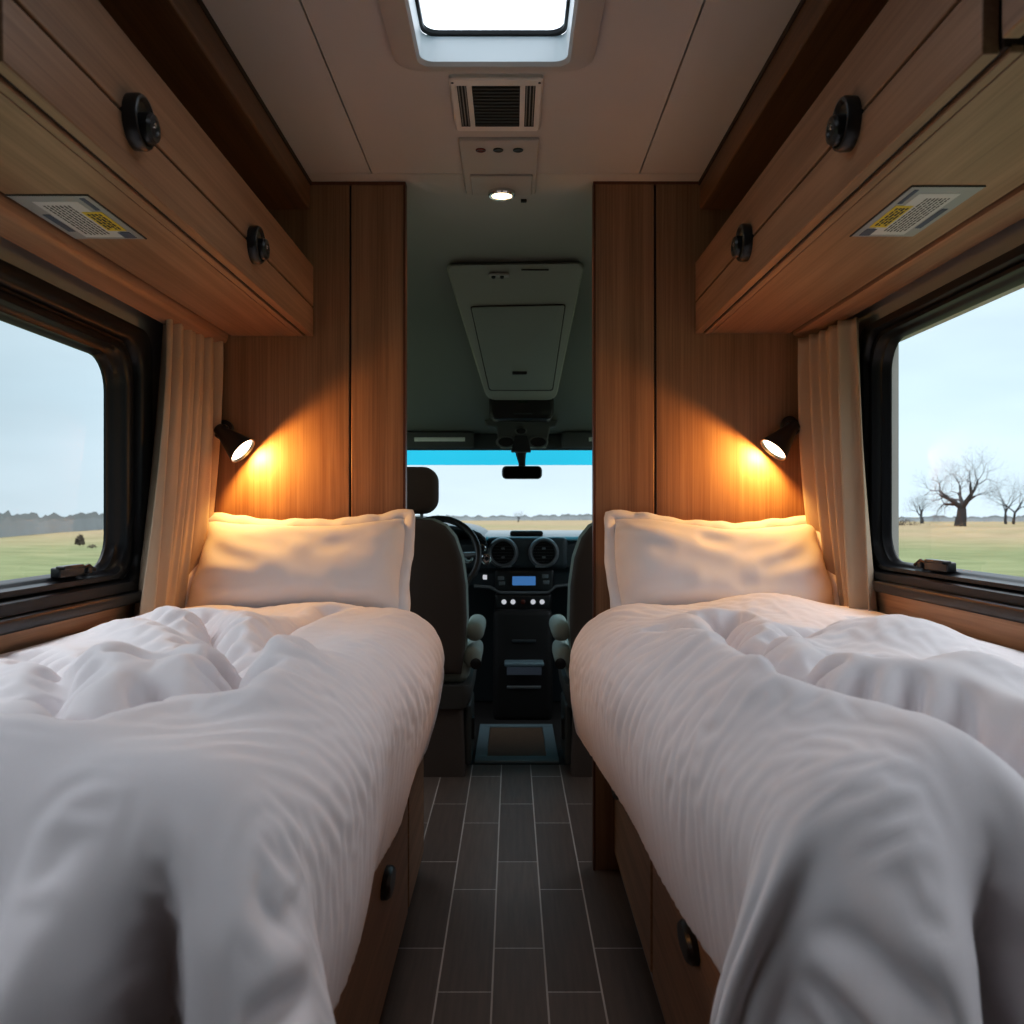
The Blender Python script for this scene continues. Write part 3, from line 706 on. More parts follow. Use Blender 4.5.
# ------------------------------------------------------------------ pillows
CRB = [([(-.97, .93), (-.70, .55), (-.45, .30), (-.15, .22)], .013, .016), ([(-.80, .97), (-.50, .62), (-.20, .45), (.15, .42)], .010, .014),
       ([(-.97, .60), (-.75, .30), (-.60, .05), (-.35, -.10)], .010, .015), ([(.97, .90), (.72, .50), (.45, .28), (.20, .22)], .011, .016),
       ([(.98, .45), (.75, .22), (.55, .12)], .008, .013), ([(-.95, -.75), (-.70, -.50), (-.45, -.42), (-.1, -.46)], .010, .016), ([(.95, -.80), (.72, -.52), (.40, -.45)], .009, .015)]
CR = {1: CRB, -1: CRB[:3] + [([(.97, .90), (.70, .62), (.30, .50), (.0, .30)], .013, .016)] + CRB[4:]}
def pillow(cx, w, hgt, lean, yb, zb, seed, roll, label):
    mirror = 1 if cx < 0 else -1
    """two sheets sewn round the rim and blown up"""
    fl = 0.028; step = 0.0125
    nu, nv = int(w/step)|1, int(hgt/step)|1
    u = np.linspace(-w/2, w/2, nu); v = np.linspace(-hgt/2, hgt/2, nv)
    U, V = np.meshgrid(u, v, indexing='ij')
    eu = np.clip((w/2-np.abs(U))/(w/2), 0, 1); ev = np.clip((hgt/2-np.abs(V))/(hgt/2), 0, 1)
    th = 0.085*(np.clip(eu*1.0, 0, 1)**0.45)*(np.clip(ev, 0, 1)**0.5)
    sheets = []
    rng = np.random.default_rng(seed)
    P = [np.stack([U, V, sg*th], -1) + rng.standard_normal((nu, nv, 3))*0.0012 for sg in (1, -1)]
    pin = np.zeros((nu, nv), bool); pin[0] = pin[-1] = True; pin[:, 0] = pin[:, -1] = True
    ex = 1.035 + 0.020*smooth_noise(nu, nv, (6, 4), seed)
    ra = (u[1]-u[0])*ex[1:]; rb = (v[1]-v[0])*ex[:, 1:]
    sa = [(slice(o, nu-1, 2), slice(o+1, nu, 2)) for o in (0, 1)]; sb = [(slice(o, nv-1, 2), slice(o+1, nv, 2)) for o in (0, 1)]
    d0 = np.sqrt((0.5*(ra[:, 1:]+ra[:, :-1]))**2 + (0.5*(rb[1:]+rb[:-1]))**2); al = slice(None)
    bulge = smooth_noise(nu, nv, (5, 3), seed+9)
    for it in range(260):
        pres = 0.00085*(1+0.35*bulge)
        for k, sg in ((0, 1), (1, -1)):
            Q = P[k]; N = grid_normals(Q)*sg
            Q = Q + N*pres[..., None]; Q[..., 1] -= 0.00010
            # the filling packs to a limited thickness
            lim = 0.075 + 0.012*bulge
            ex_ = np.abs(Q[..., 2]) - lim; Q[..., 2] -= np.sign(Q[..., 2])*np.maximum(ex_, 0)*0.35
            for s0, s1 in sa: proj(Q, (s0, al), (s1, al), ra[s0], 0.8)
            for s0, s1 in sb: proj(Q, (al, s0), (al, s1), rb[:, s0], 0.8)
            for o in (0, 1):
                A = slice(o, nu-1, 2); A1 = slice(o+1, nu, 2)
                proj(Q, (A, slice(0, nv-1)), (A1, slice(1, nv)), d0[A], 0.3); proj(Q, (A, slice(1, nv)), (A1, slice(0, nv-1)), d0[A], 0.3)
            L = np.zeros_like(Q)
            L[1:-1] += 0.5*(Q[2:]+Q[:-2]) - Q[1:-1]; L[:, 1:-1] += 0.5*(Q[:, 2:]+Q[:, :-2]) - Q[:, 1:-1]
            Q += 0.03*L; P[k] = Q
        mid = 0.5*(P[0]+P[1]); mid[..., 2] *= 0.9
        for k in (0, 1): P[k][pin] = mid[pin]
    # wrinkles: creases pulled in from the corners, then a buckling pass over the face
    UU, VV = U/(w/2), V/(hgt/2); cre = np.zeros_like(U)
    for pts, dep, wid in CR[mirror]:
        dd, _ = seg_dist(U, V, [(x*w/2*mirror, y*hgt/2) for x, y in pts])
        wid *= 1.15; dep *= 0.75; cre += -dep*np.exp(-(dd/wid)**2) + 0.5*dep*np.exp(-((dd-1.9*wid)/(1.2*wid))**2)
    fade = np.clip(eu/0.10, 0, 1)*np.clip(ev/0.16, 0, 1)
    N = grid_normals(P[0]); B1 = P[0] + N*(cre*fade + 0.004*bulge*fade)[..., None]
    la = np.linalg.norm(B1[1:]-B1[:-1], axis=2); lb = np.linalg.norm(B1[:, 1:]-B1[:, :-1], axis=2)
    e1 = 1.0 + 0.045*np.clip(fade, 0, 1)*(0.5+0.5*np.tanh(1.5*smooth_noise(nu, nv, (6, 4), seed+2))); e2 = 1.0 + 0.045*fade*(0.5+0.5*np.tanh(1.5*smooth_noise(nu, nv, (6, 4), seed+3)))
    P[0] = relax(B1, la*e1[1:], lb*e2[:, 1:], np.full((nu-1, nv-1), 0.08*mirror), 160, 0.02, 0.04, 0.05, -0.014, 0.016, seed, amp=0.002)
    for k in (0, 1): P[k][pin] = mid[pin]
    # sag: settle down and spread a little towards the bottom
    rx = Matrix.Rotation(PI/2 - lean, 3, 'X'); ry = Matrix.Rotation(roll, 3, 'Y')
    Rm = np.array(ry @ rx)
    W = []
    for k in (0, 1):
        Q = P[k].copy()
        # sagging top edge, corners stay up as ears
        tv = np.clip((Q[..., 1]/hgt + 0.5), 0, 1)
        Q[..., 1] -= 0.026*tv*np.cos(np.clip(Q[..., 0]/(w/2), -1, 1)*PI/2)**0.8
        Q[..., 2] += 0.03*(1-tv)**2*(1 if k == 0 else 0.0)
        W.append(Q @ Rm.T)
    lo = min(q[..., 2].min() for q in W); hi_y = max(q[..., 1].max() for q in W)
    off = np.array([cx, yb - hi_y, zb - lo])
    W = [q + off for q in W]
    bm = bmesh.new()
    for k, q in enumerate(W):
        vs = [[bm.verts.new(q[i, j]) for j in range(nv)] for i in range(nu)]
        for i in range(nu-1):
            for j in range(nv-1):
                f = (vs[i][j], vs[i+1][j], vs[i+1][j+1], vs[i][j+1]); bm.faces.new(f if k == 0 else tuple(reversed(f)))
    bmesh.ops.remove_doubles(bm, verts=bm.verts, dist=1e-4); fixn(bm)
    o = part('pillow', bm, M['pillow'], loc=(cx, yb-0.1, zb), angle=180)
    md = o.modifiers.new('sub', 'SUBSURF'); md.levels = 1; md.render_levels = 1
    # flat flange round the rim
    q = W[0]; rim = [q[i, 0] for i in range(nu)] + [q[-1, j] for j in range(1, nv)] + [q[i, -1] for i in range(nu-2, -1, -1)] + [q[0, j] for j in range(nv-2, 0, -1)]
    rim = [Vector(p) for p in rim]; n = len(rim); c = sum(rim, Vector())/n
    pn = Vector((Rm @ np.array((0, 0, 1.0)))); rr = random.Random(seed)
    loops = [[], [], []]
    for i, p in enumerate(rim):
        d = (rim[(i+3) % n] - rim[i-3]).normalized(); o_ = d.cross(pn).normalized()
        if o_.dot(p-c) < 0: o_ = -o_
        loops[0].append(p - o_*0.006)
        wv = 0.006*math.sin(i*0.55) + 0.004*math.sin(i*1.3+seed)
        loops[1].append(p + o_*fl*0.5 + pn*wv*0.5); loops[2].append(p + o_*fl + pn*wv)
    bm = bmesh.new(); skin(bm, loops)
    f_ = part('flange', bm, M['pillow'], o, angle=180)
    md = f_.modifiers.new('t', 'SOLIDIFY'); md.thickness = 0.003
    for v_ in f_.data.vertices:     # keep the hem off the mattress and the partition
        wz = v_.co.z + OFF[f_.name].z; wy = v_.co.y + OFF[f_.name].y
        if wz < 0.722: v_.co.z += 0.722 - wz
        if wy > YP-0.004: v_.co.y -= wy - (YP-0.004)
    tag(o, label, 'pillow')
    return o
pillow(-0.585, 0.510, 0.275, math.radians(30), YP-0.012, 0.735, 5, math.radians(-0.8), 'plump white pillow leaning on the left partition at the head of the left bed')
pillow(0.580, 0.500, 0.275, math.radians(30), YP-0.012, 0.735, 16, math.radians(0.8), 'plump white pillow leaning on the right partition at the head of the right bed')

# ------------------------------------------------------------------ bed bases and mattresses
def bed(s, xp, seam, handles, label, mlabel):
    y0, y1 = Y(0.69), YP - 0.004
    t = thing('bed_base', label, 'bed', (s*0.6, (y0+y1)/2, 0))
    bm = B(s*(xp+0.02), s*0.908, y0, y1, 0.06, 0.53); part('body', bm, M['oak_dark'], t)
    bm = B(s*(xp+0.05), s*0.90, y0+.04, y1, 0.0, 0.06); part('toe_kick', bm, M['blackm'], t)
    bm = B(s*(xp+0.012), s*(xp+0.021), y0, y1, 0.06, 0.525); part('door_gap', bm, M['oak_edge'], t, label='dark reddish gap between the doors')
    for a, b in ((y0, seam-0.014), (seam+0.014, y1)):
        bm = B(s*xp, s*(xp+0.018), a, b, 0.055, 0.525); dr = part('door', bm, M['oak_bed'], t, bevel=0.002)
        for hy, hz in handles:
            if a < hy < b:
                bm = bmesh.new()
                n = 20; lp = []
                for x, k in ((xp+.001, 1.0), (xp-.010, 1.0), (xp-.016, .85), (xp-.017, .6)):
                    lp.append([(s*x, hy + 0.062*k*math.cos(2*PI*i/n)*(1), hz + 0.026*k*math.sin(2*PI*i/n)) for i in range(n)])
                skin(bm, lp, True, False, True); fixn(bm); part('handle', bm, M['blackp'], dr)
    bm = bmesh.new(); rbox(bm, (s*(0.905+xp+0.01)/2, (y0+y1)/2, 0.625), (0.905-xp-0.01, y1-y0-0.02, 0.19), 0.03)
    m = part('mattress', bm, M['mattress'], loc=(s*0.6, (y0+y1)/2, 0.53))
    tag(m, mlabel, 'mattress')
bed(-1, 0.256, Y(1.90), ((Y(1.545), 0.295), (Y(2.1), 0.42)), 'oak bed base with black oval handles under the left duvet', 'mattress under the left duvet and left pillow')
bed(1, 0.296, Y(1.63), ((Y(1.26), 0.335), (Y(2.14), 0.27)), 'oak bed base with black oval handles under the right duvet', 'mattress under the right duvet and right pillow')

# ------------------------------------------------------------------ cab: floor hatch, seats
hx0, hx1, hy0, hy1 = -0.155, 0.195, Y(3.17), Y(3.72)
t = thing('floor_mat', 'small brown step mat in a blue-grey metal frame on the floor between the seats', 'floor mat', ((hx0+hx1)/2, hy0, 0))
bm = bmesh.new(); e = 0.05
for b_ in ((hx0, hx1, hy0, hy0+.075), (hx0, hx1, hy1-e, hy1), (hx0, hx0+e, hy0+.075, hy1-e), (hx1-e, hx1, hy0+.075, hy1-e)): box(bm, *b_, 0.0, 0.014)
part('frame', bm, M['hatchf'], t, bevel=0.003)
bm = B(hx0+e, hx1-e, hy0+.075, hy1-e, 0.0, 0.008); part('mat', bm, plain('brown_mat', (0.10, 0.065, 0.04), 0.7, var=0.25, vscale=40), t)

def cab_seat(s, xin, label):
    """xin: inner (gangway) edge of the backrest"""
    yb = Y(3.0); w = 0.46; xc = xin + s*w/2
    t = thing('cab_seat', label, 'seat', (xc, yb+0.25, 0))
    # backrest: rounded outline swept in depth
    def outline(k, dz=0):
        pts = []; hw = w/2
        prof = [(0.40, 0.90), (0.50, 0.97), (0.62, 1.0), (0.75, 0.985), (0.86, 0.92), (0.94, 0.80), (0.985, 0.64), (1.008, 0.42), (1.014, 0.15)]
        for z, q in prof: pts.append((hw*q*k, z))
        return [(x, z) for x, z in pts] + [(-x, z) for x, z in reversed(pts)]
    def lpz(k, dy, sh=0.0):
        c = 0.70; return [(xc + x, yb + dy - (z-0.4)*0.05 , c + (z-c)*(1-(1-k)*1.0)) for x, z in outline(k)]
    bm = bmesh.new()
    skin(bm, [lpz(0.86, -0.002), lpz(0.95, 0.004), lpz(0.985, 0.018), lpz(1.0, 0.04)], True, True, False); fixn(bm)
    bk = part('backrest', bm, M['seatb'], t, angle=60)
    bm = bmesh.new(); skin(bm, [lpz(1.0, 0.04), lpz(1.02, 0.06), lpz(1.02, 0.12), lpz(0.96, 0.155), lpz(0.8, 0.165)], True, False, True); fixn(bm)
    part('front_cushion', bm, M['seatf'], bk, angle=60, label='pale front cushion of the backrest with green window light in its colour')
    # headrest
    hx = xc if s > 0 else xc + 0.0
    hx = xin + s*0.238
    bm = bmesh.new(); lo = []
    for k, dy in ((0.80, 0.0), (0.94, 0.012), (1.0, 0.04), (1.0, 0.08), (0.92, 0.11), (0.7, 0.12)):
        lo.append([(hx + a*k, yb - 0.015 + dy, 1.125 + b*k) for a, b in rrect(-0.125, 0.125, -0.093, 0.093, 0.06)])
    skin(bm, lo, True, True, True); fixn(bm); hr = part('headrest', bm, M['seatb'], t, angle=60)
    for dx in (-0.06, 0.06):
        bm = bmesh.new(); lathe(bm, (hx+dx, yb+0.03, 0.99), (0, 0, 1), [(0, .007), (.08, .007)], n=10); part('headrest_post', bm, M['silver'], hr)
    # armrests on the gangway side
    bm = bmesh.new(); ax = xin - s*0.030
    rbox(bm, (ax, yb+0.20, 0.565), (0.075, 0.34, 0.075), 0.034, 5); part('armrest', bm, M['seatf'], t)
    bm = bmesh.new(); rbox(bm, (xin - s*0.022, yb+0.17, 0.465), (0.07, 0.30, 0.085), 0.035, 5)
    cu = part('side_bolster', bm, M['seatf'], t)
    bm = bmesh.new(); lathe(bm, (xin - s*0.036, yb+0.018, 0.445), (0, -1, 0), [(0, .022), (.008, .022), (.012, .016)], n=18); part('recline_knob', bm, M['blackp'], t)
    # seat cushion, base shell, pedestal
    bm = bmesh.new(); rbox(bm, (xc, yb+0.30, 0.42), (w+0.02, 0.52, 0.13), 0.05, 4); part('seat_cushion', bm, M['seatf'], t)
    bm = bmesh.new()
    lo = [[(a, b, z) for a, b in rrect(xc-w/2*q-0.01, xc+w/2*q+0.01, yb+0.0, yb+0.5, 0.04)] for z, q in ((0.27, 0.96), (0.30, 1.03), (0.345, 1.05), (0.36, 1.02))]
    skin(bm, lo, True, True, True); fixn(bm); part('base_shell', bm, M['greyp'] if False else plain('seat_shell', (0.075, 0.075, 0.07), 0.5), t)
    bm = bmesh.new()
    lo = [[(a, b, z) for a, b in rrect(xc-w/2*q, xc+w/2*q, yb+0.015, yb+0.45, 0.02)] for z, q in ((0.0, 0.97), (0.27, 0.93))]
    skin(bm, lo, True, True, True); fixn(bm); pd = part('pedestal', bm, M['seatb'], t)
    bm = bmesh.new(); x0 = xc - s*w/2*0.95
    rbox(bm, (x0 - s*0.012, yb+0.22, 0.15), (0.03, 0.30, 0.24), 0.012); part('side_cover', bm, plain('pedestal_cover', (0.06, 0.065, 0.06), 0.55), pd)
    bm = bmesh.new(); rbox(bm, (x0 - s*0.03, yb+0.12, 0.17), (0.018, 0.05, 0.09), 0.008); part('lever', bm, M['blackp'], pd)
    return t
cab_seat(-1, -0.178, 'dark driver seat with headrest beyond the left partition, seen from behind')
cab_seat(1, 0.226, 'dark passenger seat beyond the right partition, mostly hidden behind it')

# ------------------------------------------------------------------ dashboard
yd = Y(3.9)
def dpx(px, py, y=None):
    y = y or yd; return ((px-512)/F*y, H - (py-512)/F*y)
t = thing('dashboard', 'dark vehicle dashboard with two round air vents and a blue display below the windscreen', 'dashboard', (0, yd+0.3, 0))
# body cross-section swept across
prof = [(yd+0.10, 0.90), (yd+0.03, 0.90), (yd+0.0, 0.875), (yd-0.005, 0.80), (yd+0.01, 0.755), (yd+0.05, 0.73), (yd+0.06, 0.66), (yd+0.10, 0.62), (yd+0.22, 0.45), (yd+0.35, 0.0), (Y(4.9), 0.0), (Y(4.9), 0.86)]
bm = bmesh.new(); prism(bm, prof, lambda a, b, q: (q, a, b), -0.93, 0.93); fixn(bm); part('body', bm, M['dash'], t, bevel=0.008, angle=30)
prof = [(yd+0.0, 0.895), (yd+0.02, 0.912), (yd+0.12, 0.922), (Y(4.86), 0.925), (Y(4.86), 0.88), (yd+0.02, 0.88)]
bm = bmesh.new(); prism(bm, prof, lambda a, b, q: (q, a, b), -0.17, 0.93); fixn(bm); part('top_shelf', bm, M['dashtop'], t, angle=40, label='pale reflecting dashboard top')
# instrument hood on the driver side
bm = bmesh.new(); lo = []
for k in range(13):
    a = PI*k/12; x = -0.36 + 0.235*math.cos(a); z = 0.865 + 0.095*math.sin(a)**0.8
    lo.append([(x, yd-0.10, z), (x, yd-0.10, z+0.014), (x*1.0, Y(4.6), z+0.02), (x, Y(4.6), 0.80)])
skin(bm, lo, True, True, True); fixn(bm); part('instrument_hood', bm, M['dash'], t)
for px, py, nm in ((468, 558, 'gauge'), (482, 548, 'gauge'), (486, 559, 'gauge')):
    yg = yd-.13; x, z = dpx(px, py, yg); bm = bmesh.new(); r = 0.026 if px != 482 else 0.02
    lathe(bm, (x, yg, z), (0, -1, 0), [(-.06, r*.6), (0, r), (.006, r), (.008, r*.8), (.004, r*.7)], n=20); gq = part(nm, bm, M['chrome'], t)
    bm = bmesh.new(); lathe(bm, (x+.004, yg-.005, z+.002), (0, -1, 0), [(0, r*.45), (.003, r*.4)], n=14); part('dial', bm, M['blackp'], gq)
# raised centre console holding the vents
x0, x1 = dpx(488, 0)[0], dpx(566, 0)[0]
bm = bmesh.new(); rbox(bm, ((x0+x1)/2, yd+0.02, 0.832), (x1-x0+0.02, 0.075, 0.165), 0.03, 4); part('vent_surround', bm, M['dash'], t)
for px in (503, 543.5):
    x, z = dpx(px, 552.5); bm = bmesh.new(); c = (x, yd-0.028, z)
    lathe(bm, c, (0, -1, 0), [(0.0, .078), (.010, .077), (.020, .072), (.024, .066), (.020, .060), (.004, .056)], n=40, cap0=False, cap1=False)
    v = part('air_vent', bm, plain('vent_ring', (0.15, 0.16, 0.17), 0.4), t)
    bm = bmesh.new(); lathe(bm, c, (0, -1, 0), [(-.002, .060), (.003, .058)], n=30); part('vent_bowl', bm, M['blackm'], v)
    bm = bmesh.new()
    for k in range(-3, 4):
        hw = math.sqrt(max(.056**2-(k*.015)**2, 0)); box(bm, x-hw, x+hw, yd-.046, yd-.034, z+k*.015-.0015, z+k*.015+.0015)
    part('vent_fins', bm, M['blackp'], v)
    for dz in (.022, -.022):
        bm = bmesh.new(); rbox(bm, (x, yd-.050, z+dz), (.018, .006, .010), .003); part('vent_tab', bm, M['silver'], v)
    bm = bmesh.new(); rbox(bm, (x+(.018 if px < 520 else -.018), yd-.045, z-.068), (.05, .012, .012), .004); part('vent_clip', bm, M['silver'], v)
# radio
x, z = dpx(524.5, 580.5); bm = bmesh.new(); rbox(bm, (x, yd+.02, z), (.30, .08, .115), .015); rd = part('radio', bm, M['blackp'], t)
bm = bmesh.new(); rbox(bm, (x-.003, yd-.022, z), (.118, .008, .046), .003); part('display', bm, M['blue'], rd, label='glowing blue display')
for px, py in ((501, 578), (502, 583), (545, 576), (546, 582)):
    a, b = dpx(px, py); bm = bmesh.new(); rbox(bm, (a, yd-.022, b), (.032, .008, .020), .003); part('radio_button', bm, M['silver'], rd)
for px, py in ((485, 577), (490, 545), (492, 530)):
    a, b = dpx(px, py)
a, b = dpx(485, 577); bm = bmesh.new(); rbox(bm, (a, yd-.012, b), (.022, .01, .024), .004); part('switch', bm, M['ledw'], t)
# silver trim line
pts = [dpx(*p) for p in ((474, 586), (490, 587), (500, 592), (524, 592.5), (548, 592), (556, 586), (575, 584), (600, 584))]
bm = bmesh.new(); tube(bm, [(p[0], yd-.012, p[1]) for p in pts], .009, 10); part('trim_strip', bm, M['silver'], t)
# climate panel
x, z = dpx(523, 602); bm = bmesh.new(); rbox(bm, (x, yd+.03, z), (.29, .10, .085), .015); cp = part('climate_panel', bm, M['blackp'], t)
for px, m in ((504, M['ledw']), (513, M['ledw']), (523, M['red']), (533, M['ledw']), (542, M['ledw'])):
    a, b = dpx(px, 601.5); bm = bmesh.new(); lathe(bm, (a, yd-.018, b), (0, -1, 0), [(0, .013), (.008, .012), (.010, .009)], n=16); part('climate_knob', bm, m, cp)
a, b = dpx(523, 611); bm = bmesh.new(); rbox(bm, (a, yd-.012, b), (.22, .03, .014), .006); part('climate_ledge', bm, M['silver'], cp)
# lower centre stack
M['stack'] = plain('stack_black', (0.004, 0.004, 0.0045), 0.6)
bm = bmesh.new(); rbox(bm, (0.055, yd+0.06, 0.27), (0.30, 0.26, 0.56), 0.03); cs = part('centre_stack', bm, M['stack'], t)
yy = yd - 0.075
bm = bmesh.new(); a, b = dpx(524, 662, yy); rbox(bm, (a, yy-0.02, b), (.195, .12, .022), .008); part('tray', bm, M['hatchf'], cs)
bm = bmesh.new(); box(bm, a-.085, a+.085, yy-.082, yy-.070, b-.050, b-.012); part('tray_front', bm, plain('tray_front', (0.14, 0.17, 0.22), 0.4), cs)
a, b = dpx(524, 687, yy); bm = bmesh.new(); rbox(bm, (a, yy-.004, b), (.17, .012, .014), .004); part('drawer_pull', bm, M['silver'], cs)
a, b = dpx(524, 641, yy); bm = bmesh.new(); rbox(bm, (a, yy-.002, b), (.12, .01, .016), .004); part('slot', bm, M['dash'], cs)
# phone holder on the dash top
bm = bmesh.new(); rbox(bm, (0.075, yd+0.10, 0.930), (0.17, 0.09, 0.026), 0.012)
tag(part('phone_holder', bm, M['blackm'], loc=(0.075, yd+0.10, 0.92)), 'flat black holder lying on top of the dashboard', 'holder')

# steering wheel
sy = Y(3.55); sc = Vector((-0.345, sy, 0.835)); tilt = math.radians(24)
ud = Vector((0, math.sin(tilt), math.cos(tilt))); rd_ = Vector((1, 0, 0)); nd = rd_.cross(ud)
def sw(r, a): return sc + rd_*(r*math.cos(a)) + ud*(r*math.sin(a))
t = thing('steering_wheel', 'black steering wheel in front of the driver seat', 'steering wheel', (sc.x, sc.y+.25, sc.z-.12))
bm = bmesh.new(); tube(bm, [sw(0.19, 2*PI*i/48) for i in range(48)], 0.016, 12, closed=True); part('rim', bm, M['blackp'], t)
bm = bmesh.new(); lathe(bm, sc + nd*-0.02, nd, [(-.03, .05), (0, .075), (.02, .07), (.03, .05)], n=28); part('hub', bm, M['blackm'], t)
for a in (0.05, PI-0.05, -PI/2):
    bm = bmesh.new(); tube(bm, [sw(0.05, a), sw(0.12, a), sw(0.185, a)], [.022, .014, .012], 10); part('spoke', bm, M['silver'], t)
bm = bmesh.new(); tube(bm, [sc, sc + Vector((0, .30, -.12))], .04, 16); part('column', bm, M['blackm'], t)

# ------------------------------------------------------------------ windscreen, header, visors
w = structure('window_3', (0, YF, ZF))
def ws(x, f): return (x, YW + (YF-YW)*f, ZW - 0.02 + (ZF - ZW + 0.02)*f)
def strip(f0, f1, n=12):
    bm = bmesh.new(); skin(bm, [[ws(-0.93 + 1.86*i/n, f) for i in range(n+1)] for f in (f0, f1)], close=False); return bm
part('windscreen', strip(0.22, 1.0), M['wscreen'], w, smooth=False)
part('tint_band', strip(0.0, 0.22), M['tint'], w, smooth=False, label='cyan tinted band along the top')
yh_ = Y(4.05)
bm = bmesh.new(); rbox(bm, (0, yh_+0.02, 1.412), (1.84, 0.06, 0.09), 0.02, 3); struct(part('trim_7', bm, plain('dark_header', (0.05, 0.052, 0.05), 0.6)))
for s, x0, x1, l in ((-1, -0.62, -0.20, 'left sun visor with a pale strip above the windscreen'), (1, 0.26, 0.68, 'right sun visor with a pale strip above the windscreen')):
    t = thing('sun_visor', l, 'sun visor', ((x0+x1)/2, yh_-.04, 1.44))
    bm = bmesh.new(); rbox(bm, ((x0+x1)/2, yh_-.035, 1.417), (x1-x0, .03, .085), .012); part('visor_panel', bm, plain('visor', (0.10, 0.105, 0.10), 0.7), t)
    bm = bmesh.new(); a, b = ((-0.51, -0.245) if s < 0 else (0.40, 0.62)); rbox(bm, ((a+b)/2, yh_-.052, 1.419), (b-a, .008, .022), .003); part('pale_strip', bm, M['linen'], t)

# ------------------------------------------------------------------ overhead console under the cab ceiling
def cs_pt(px, py, lift=0.0):
    """point of the sloping cab ceiling seen at a pixel, lowered by lift"""
    k = (HC - ZW)/(YW - YC); v = (512-py)/F
    y = (HC - H - lift + k*YC)/(v + k); return Vector(((px-512)/F*y, y, H + v*y))
t = thing('overhead_console', 'long tapering grey console with a flat hatch on the cab ceiling', 'console', cs_pt(516, 262))
def cs_poly(pts, l0): return [cs_pt(x, y, l0) for x, y in pts]
def smooth_poly(pts, r=6, n=4):
    out = []; N = len(pts)
    for i in range(N):
        p0, p, p1 = Vector(pts[i-1]), Vector(pts[i]), Vector(pts[(i+1) % N])
        a = p + (p0-p).normalized()*r; b = p + (p1-p).normalized()*r
        for k in range(n+1):
            q = k/n; out.append(tuple(a*(1-q)**2 + p*2*q*(1-q) + b*q*q))
    return out
def scaled(pts, k):
    cx = sum(p[0] for p in pts)/len(pts); cy = sum(p[1] for p in pts)/len(pts)
    return [(cx+(x-cx)*k, cy+(y-cy)*k) for x, y in pts]
out = smooth_poly([(445, 264), (585, 262), (556, 400), (487, 400)], 9)
bm = bmesh.new(); skin(bm, [cs_poly(out, 0.0), cs_poly(out, 0.03), cs_poly(scaled(out, .975), 0.042)], True, False, True); fixn(bm)
part('panel', bm, plain('console_grey', (0.38, 0.375, 0.355), 0.6, var=0.03), t)
hat = smooth_poly([(470, 306), (566, 304), (553, 391), (489, 391)], 3)
bm = bmesh.new(); skin(bm, [cs_poly(hat, 0.040), cs_poly(hat, 0.0425), ], True, False, True); fixn(bm); part('hatch_gap', bm, M['seam'], t)
hat = scaled(hat, .975); bm = bmesh.new(); skin(bm, [cs_poly(hat, 0.040), cs_poly(hat, 0.049), cs_poly(scaled(hat, .985), 0.052)], True, False, True); fixn(bm)
hh = part('hatch', bm, plain('hatch_grey', (0.31, 0.315, 0.30), 0.6, var=0.03), t)
c = cs_pt(519.5, 373, .052); bm = bmesh.new(); rbox(bm, c, (.065, .03, .014), .004, 3); part('latch', bm, M['blackp'], hh)
c = cs_pt(499, 275.5, .043); bm = bmesh.new(); rbox(bm, c, (.075, .05, .008), .003, 3); sp = part('switch_plate', bm, M['whitep'], t)
for px in (493.5, 502):
    c = cs_pt(px, 277, .050); bm = bmesh.new(); lathe(bm, c, (0, -.3, -1), [(-.004, .008), (.004, .007)], n=12); part('switch', bm, M['blackp'], sp)
c0 = cs_pt(535, 270, .043); bm = bmesh.new(); rbox(bm, c0, (.10, .012, .003), .001, 2); part('slot', bm, M['seam'], t)
# dark storage pod and light unit at the lower end
yq = Y(3.72)
def q_pt(px, py, y): return ((px-512)/F*y, H + (512-py)/F*y)
t = thing('overhead_pod', 'black rounded pod with a small display at the lower end of the overhead console', 'pod', (0.05, yq, 1.56))
x0, z1 = q_pt(489, 391, yq); x1, z0 = q_pt(554, 420, yq)
bm = bmesh.new(); lo = []
for k, dy in ((0.90, -0.02), (0.98, -.012), (1, 0.0), (1, .10)):
    cx, cz = (x0+x1)/2, (z0+z1)/2; lo.append([(cx+(a-cx)*k, yq+dy, cz+(b-cz)*k) for a, b in rrect(x0, x1, z0, z1, .035)])
skin(bm, lo, True, True, True); fixn(bm); part('housing', bm, M['blackp'], t)
a, b = q_pt(523, 402.5, yq); bm = bmesh.new(); rbox(bm, (a, yq-.023, b), (.045, .006, .012), .002); part('display', bm, plain('dark_green_display', (.01, .03, .015), .2), t)
a, b = q_pt(523, 414, yq); bm = bmesh.new(); rbox(bm, (a, yq-.022, b), (.09, .006, .006), .002); part('slot', bm, M['dash'], t)
yq2 = Y(3.85)
t = thing('interior_light_unit', 'grey interior light unit with round lenses between the pod and the mirror', 'light unit', (0.05, yq2, 1.44))
pl = [q_pt(px, py, yq2) for px, py in ((484, 420), (559, 420), (556, 426), (550, 427), (547, 447), (500, 447), (496, 427), (487, 426))]
bm = bmesh.new(); prism(bm, pl, lambda a, b, q: (a, q, b), yq2, yq2+.10); fixn(bm); part('housing', bm, plain('light_unit', (0.09, 0.095, 0.09), 0.5), t, bevel=.006)
